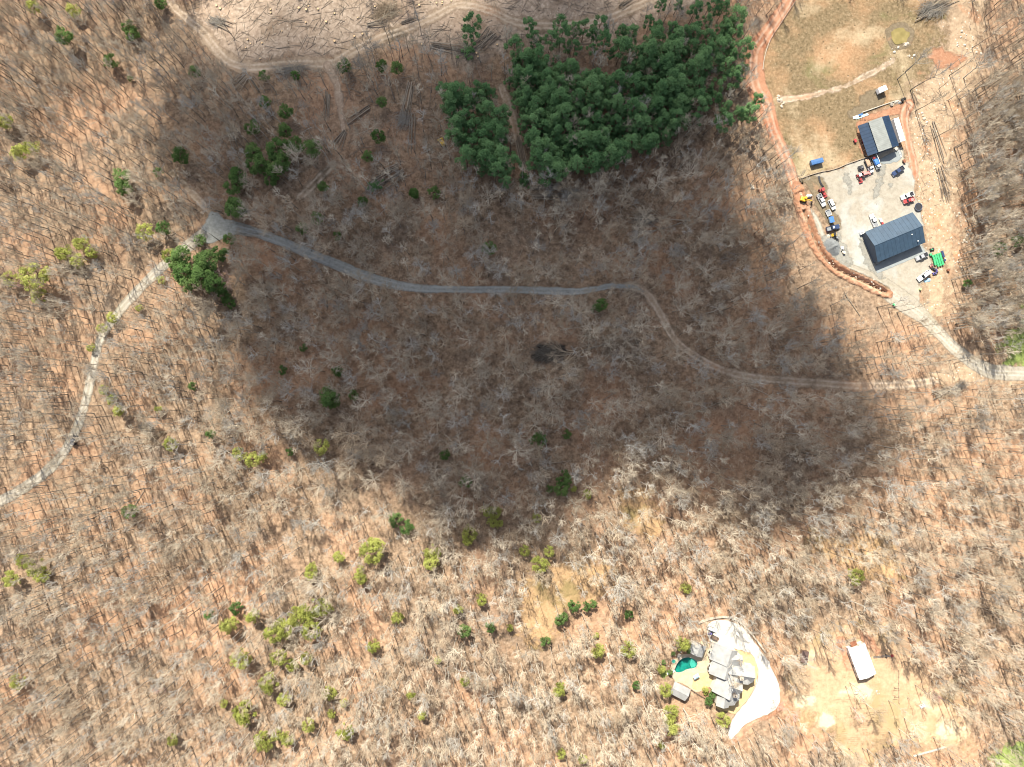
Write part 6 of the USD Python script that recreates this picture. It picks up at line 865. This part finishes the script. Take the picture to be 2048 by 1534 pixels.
for lb, pts, n, sp, sz in [('pale boulder in the broken row below the field pond', [(1782, 112), (1792, 98), (1805, 90), (1815, 84)], 22, 3, 1.3), ('pale boulder in the line running right of the field pond', [(1815, 112), (1835, 112), (1850, 113)], 8, 2.5, 1.2), ('pale stone scattered on the bare slope in the upper right', [(1920, 70), (1938, 90), (1945, 110)], 26, 9, 1.2), ('pale stone in the rubble by the field edge and red road', [(1556, 196), (1563, 206), (1568, 212)], 14, 2.5, 1.5), ('pale stone in the rocky band right of the long shop', [(1918, 425), (1928, 445), (1936, 465), (1926, 485)], 30, 5, 1.3), ('stone in the row along the slope right of the barn', [(1842, 218), (1852, 250), (1846, 275), (1862, 310), (1872, 345), (1880, 380)], 40, 4, 1.2), ('pale stone scattered below the green bins on the right', [(1905, 510), (1922, 525), (1914, 545)], 16, 6, 1.0), ('red stained stone along the clay trench bank', [(1600, 372), (1612, 405), (1625, 440), (1640, 480), (1668, 520), (1720, 553), (1760, 572)], 40, 6, .9),
    ('boulder among the plants around the swimming pool', [(1334, 1330), (1338, 1322), (1350, 1312), (1362, 1308), (1340, 1348)], 16, 2.5, 1.3), ('white stone in the rubble ring below the white building', [(1708, 1388), (1716, 1382), (1728, 1384), (1732, 1396), (1720, 1398)], 18, 2.5, 1.5), ('white stone of the fire ring in the sandy clearing', [(1756, 1378), (1760, 1382), (1756, 1388), (1753, 1382)], 8, .8, 1.0), ('orange pale boulder on the bank near the red road', [(1503, 372), (1510, 370)], 5, 3, 1.8)]:
    rocks(lb, lb.replace('boulder', 'boulders').replace('stone ', 'stones ', 1), pts, n, sp, sz)
for i, (u, v, m) in enumerate([(1410, 1384, 1), (1424, 1376, 1.1), (1416, 1400, .8), (1338, 1340, 1.1), (1326, 1322, 1), (1345, 1305, .9)]): copy('garden_shrub', ['upper left round shrub in the brown planting bed', 'right hand round shrub in the brown planting bed', 'lower round shrub in the brown planting bed', 'round shrub at the left end of the swimming pool', 'round shrub left of the pool boulders', 'round shrub above the pool boulders'][i], 'shrub', (YELLS if i < 3 else EVERS)[i % 4], spot(u, v, i * 1.3, .36 * m, 0, 0))

# ------------------------------------------------------------------ cut logs, brush, stumps and fallen trees
def log_kind(i):
    r = np.random.default_rng(950 + i); c = kind_class(f'log_kind_{i + 1:03d}'); x = np.linspace(-.5, .5, 6); pts = np.stack([x, .012 * np.cumsum(r.normal(0, 1, 6)) * .5, 0 * x], 1); rad = np.linspace(1, .55, 6); part(c, 'stem', tube(pts * np.array([1, 1, 1]), .014 * rad, 7), LOGM, smooth=True); part(c, 'cut_end', cyl(pts[0] - [.001, 0, 0], pts[0] + [.0005, 0, 0], .0135, 7), CUT); part(c, 'cut_end', cyl(pts[-1] - [.0005, 0, 0], pts[-1] + [.001, 0, 0], .0075, 7), CUT); return c
LOGS = [log_kind(i) for i in range(4)]; RL = np.random.default_rng(41)
def lay(label, group, cat, name, src, u0, v0, u1, v1, z=.25, thick=1.0, sag=0.0):
    a, b = P(u0, v0, z), P(u1, v1, z + sag); d = b - a; L = np.linalg.norm(d); x = d / L; y = np.cross([0, 0, 1], x); y /= np.linalg.norm(y); zz = np.cross(x, y); m = np.eye(4); m[0, :3] = x * L; k_ = thick / .014; m[1, :3] = y * k_; m[2, :3] = zz * k_; m[3, :3] = (a + b) / 2
    copy(name, label, cat, src, m, group)
def pile(where, u0, v0, u1, v1, n, spread, fan=.5, thick=1.0):
    """Logs lying side by side from (u0, v0), butts first, to (u1, v1)."""
    d = np.array([u1 - u0, v1 - v0], float); L = np.linalg.norm(d); d /= L; nrm = np.array([-d[1], d[0]])
    for k in range(n):
        s = (k / max(1, n - 1) - .5) * spread + RL.normal(0, spread * .06); e = s * (1 + fan) + RL.normal(0, spread * .12); sh = RL.normal(0, L * .06); a = np.array([u0, v0]) + nrm * s + d * sh; b = np.array([u1, v1]) + nrm * e + d * (sh + RL.normal(0, L * .07)); lay(f'cut log in the pile {where}', f'cut logs in the pile {where}', 'log', 'cut_log', LOGS[RL.integers(4)], *a, *b, .22 + .22 * RL.integers(0, 3), thick * RL.uniform(.15, .25))
for a in [('at the upper edge of the left pine group', 866, 90, 945, 104, 9, 12), ('leaning upward by the left pine group', 985, 62, 955, 95, 9, 34, -.5), ('right below the big heap by the left pine group', 988, 66, 930, 108, 6, 10), ('on the skid trail through the pines', 1036, 276, 1050, 345, 8, 10), ('right of the skid trail foot', 1066, 376, 1130, 372, 6, 6, .8), ('lower right of the skid trail foot', 1068, 392, 1135, 394, 7, 8, .8), ('upper left of the two shaded brush ends', 796, 332, 744, 360, 8, 10), ('lower right of the two shaded brush ends', 806, 345, 752, 382, 9, 12), ('standing long above the yellow machine', 822, 168, 804, 246, 9, 12, .8), ('below the long pile above the yellow machine', 826, 232, 824, 300, 6, 9), ('left of the dirt spur', 656, 186, 652, 240, 7, 8), ('right of the dirt spur', 740, 212, 696, 242, 5, 8), ('fanned at the foot of the dirt spur', 690, 262, 672, 292, 7, 6, 2.5), ('fanned below the top dirt track', 492, 150, 470, 172, 8, 14, .8), ('right below the top dirt track', 500, 152, 520, 180, 6, 12, .6), ('along the left of the shaded evergreens', 460, 252, 478, 294, 6, 14, .6), ('near the top edge left of the track fork', 418, 38, 460, 56, 7, 10, .5),
    ('on the pale ground right of the clear cut', 735, 48, 775, 40, 5, 5, .6), ('by the track bend in the clear cut', 803, 46, 834, 34, 4, 4), ('in the top right brush at the field corner', 1840, 32, 1905, -6, 10, 14, .6), ('crossing near the top right pines', 1240, 14, 1265, -6, 5, 8), ('on pale ground above the pines', 1145, 62, 1165, 56, 3, 4), ('along the slope right of the barn', 1866, 250, 1888, 320, 4, 9, .6), ('lower down the slope right of the barn', 1878, 335, 1893, 400, 4, 10, .6), ('at the brush heap by the lane end', 1870, 790, 1925, 772, 7, 14, .4)]: pile(*a[:8] if len(a) > 7 else a)
for i, (u0, v0, u1, v1, lb) in enumerate([(1098, 926, 1142, 919, 'short pale log lying below the dark green shaded evergreen'), (262, 1023, 290, 980, 'thin pale pole lying beside a small evergreen on the left slope'), (1205, 800, 1236, 782, 'thin pole lying in the shade above the broad crowns'), (1290, 790, 1300, 758, 'thin pole standing out in the shade below the brown track'), (1395, 822, 1450, 797, 'long pale log in the open shaded gap'), (905, 875, 938, 858, 'thin pale pole in the lower shade'), (562, 868, 612, 858, 'pale fallen stem at the left edge of the shade'), (1780, 580 + 240, 1700, 780, 'fallen pole below the brown track'), (705, 742, 690, 730, 'short stick near the shaded evergreen'), (1690, 588, 1720, 632, 'long pale log below the clay trench'), (516, 1100, 560, 1140, 'pale pole on the sunny slope below the shade'), (655, 590, 652, 622, 'pale stick below the bluish road'), (1120, 660, 1190, 646, 'dark fallen stem above the big fallen tree'), (640, 890, 700, 860, 'thin stem left of the broad spreading tree'), (412, 1340, 380, 1318, 'pale fallen trunk on the lower left slope'), (330, 1432, 420, 1428, 'pale trunk lying near the bottom left'), (1555, 60 + 740, 1500, 775, 'stick beside the brown track')]):
    lay(lb, None, 'log', 'fallen_log', LOGS[i % 4], u0, v0, u1, v1, .3, .19)
def topple(label, src, u0, v0, u1, v1, h=17.0):
    """A whole tree lying on the ground, root end at (u0, v0)."""
    a, b = P(u0, v0, .5), P(u1, v1, 1.3); d = b - a; L = np.linalg.norm(d); z = d / L; x = np.cross([0, 0, 1], z); x /= np.linalg.norm(x); y = np.cross(z, x); s = L / h; m = np.eye(4); m[0, :3] = x * s * .8; m[1, :3] = y * s * .35; m[2, :3] = z * s; m[3, :3] = a; copy('fallen_tree', label, 'fallen tree', src, m)
topple('large fallen tree with pale trunk lying in the middle of the shade', SPREAD[1], 1217, 687, 1092, 716); topple('twin trunked fallen tree in the upper right of the shade, upper one', SPREAD[2], 1378, 441, 1270, 430); topple('twin trunked fallen tree in the upper right of the shade, lower one', SPREAD[3], 1360, 446, 1262, 478); topple('long white barked fallen tree left of the clay trench', POLE[2], 1541, 486, 1440, 516); topple('fallen tree on the left slope by the dark brush heap', SPREAD[5], 374, 847, 296, 872); topple('fallen tree lying across the top of the clear cut', SPREAD[6], 735, 52, 800, 14); topple('fallen tree beside the upper right field corner', SPREAD[4], 1835, 34, 1900, -14); topple('toppled pale tree at the lane end brush heap', SPREAD[7], 1868, 798, 1930, 766)
def brush(label, u, v, w, h_, n, seed, m, ang=0.0, green=False):
    r = np.random.default_rng(seed); b = MB()
    for _ in range(n):
        a = ang + r.normal(0, .55); L = r.uniform(.5, 1.0) * w * 1.2; c = np.array([r.normal(0, w * .3), r.normal(0, h_ * .3), r.uniform(.1, .9)]); d = np.array([math.cos(a), math.sin(a), r.normal(0, .14)]); b.add(*tube(np.array([c - d * L / 2, c + r.normal(0, .12, 3), c + d * L / 2]), [.05, .04, .015], 3))
    p = P(u, v); M_ = mat4(p); t = thing('brush_heap', label, 'brush heap', M_); part(t, 'twigs', b.out(), m)
    if green: C = np.column_stack([r.normal(0, w * .3, 26), r.normal(0, h_ * .3, 26), r.uniform(.4, 1.2, 26)]); part(t, 'needles', tufts(r, C, .7, 46, .4), m_pine)
for i, a in enumerate([('dark green pine tops heaped at the foot of the skid trail', 1049, 362, 4.2, 4.2, 60, m_bark, 1.6, True), ('pine tops heaped under the large log pile at the top', 935, 104, 6, 3.5, 80, m_bark, .2, True), ('brush heap with green tips between log piles', 750, 372, 5, 4, 120, m_twig3, .6, True), ('grey brush heap below the long log pile', 808, 238, 5, 6, 160, m_twig3, 1.2, False), ('grey brush heap at the end of the right hand logs below the pines', 1145, 388, 6, 4, 180, m_twig3, .1, False), ('brush heap along the underside of the top dirt track', 585, 140, 10, 3, 160, m_twig3, .1, False), ('brush heap left of the track fork', 440, 46, 6, 3, 120, m_twig3, -.4, False), ('brush heap in the clear cut near the top edge', 770, 22, 9, 6, 200, m_twig2, .7, False), ('brush heap at the upper right field corner', 1868, 16, 9, 5, 240, m_twig3, .7, False), ('dark brush heap on the left slope', 292, 852, 4, 3, 110, m_bark, .3, False), ('dark tangled brush around the big fallen tree', 1095, 705, 9, 6, 260, m_bark, .3, False), ('pale tangled brush heap by the lane end', 1890, 784, 6, 4, 130, m_twig2, .3, False), ('brush heap beside the fallen tree in the upper right of the shade', 1292, 440, 7, 4, 160, m_twig3, .2, False)]): brush(*a[:5], a[5], 60 + i, a[6], a[7], a[8])
ST = kind_class('stump_kind'); part(ST, 'bark', tube(np.array([(0, 0, -.1), (0, 0, .15), (0, 0, .4)]), [.42, .34, .30], 10), LOGM, smooth=True); part(ST, 'cut_face', cyl((0, 0, .38), (0, 0, .41), .30, 10), CUT)
for _ in range(46):
    u, v = RL.uniform(420, 1000), RL.uniform(2, 120); p = P(u, v)
    if shapely.contains(CLEAR, Point(p[0], p[1])) and not shapely.contains(TOPTRACK, Point(p[0], p[1])): copy('stump', 'cut tree stump left in the cleared ground at the top', 'stump', ST, spot(u, v, RL.uniform(0, 6), RL.uniform(.8, 1.6), 0, 0), 'cut tree stumps in the cleared ground at the top')
# broken sticks and slash that nobody could count
sl, sr, ss, sw = [], [], [], []
for g, n, (lo, hi) in ((CLEAR, 2600, (1.5, 8)), (Polygon(polyw([(470, 130), (700, 120), (880, 120), (880, 360), (600, 360), (480, 250)])), 700, (1.5, 6)), (THIN, 500, (1, 5)), (SHADE, 1600, (2, 8)), (Polygon(polyw([(1000, 90), (1250, 60), (1250, 130), (1010, 180)])), 200, (2, 7))):
    x0, y0, x1, y1 = g.bounds; k = 0
    while k < n:
        x, y = RL.uniform(x0, x1), RL.uniform(y0, y1); k += 1
        if shapely.contains(g, Point(x, y)) and not shapely.contains(BARE, Point(x, y)): L = RL.uniform(lo, hi); sl.append((x, y, float(hz(x, y)) + .12)); sr.append(RL.uniform(0, 6.28)); k_ = RL.uniform(.035, .11) / .014; ss.append((L, k_, k_)); sw.append(RL.integers(4))
scatter('slash', 'broken sticks and cut branches littering the ground', LOGS, sl, sr, ss, sw, 'sticks')
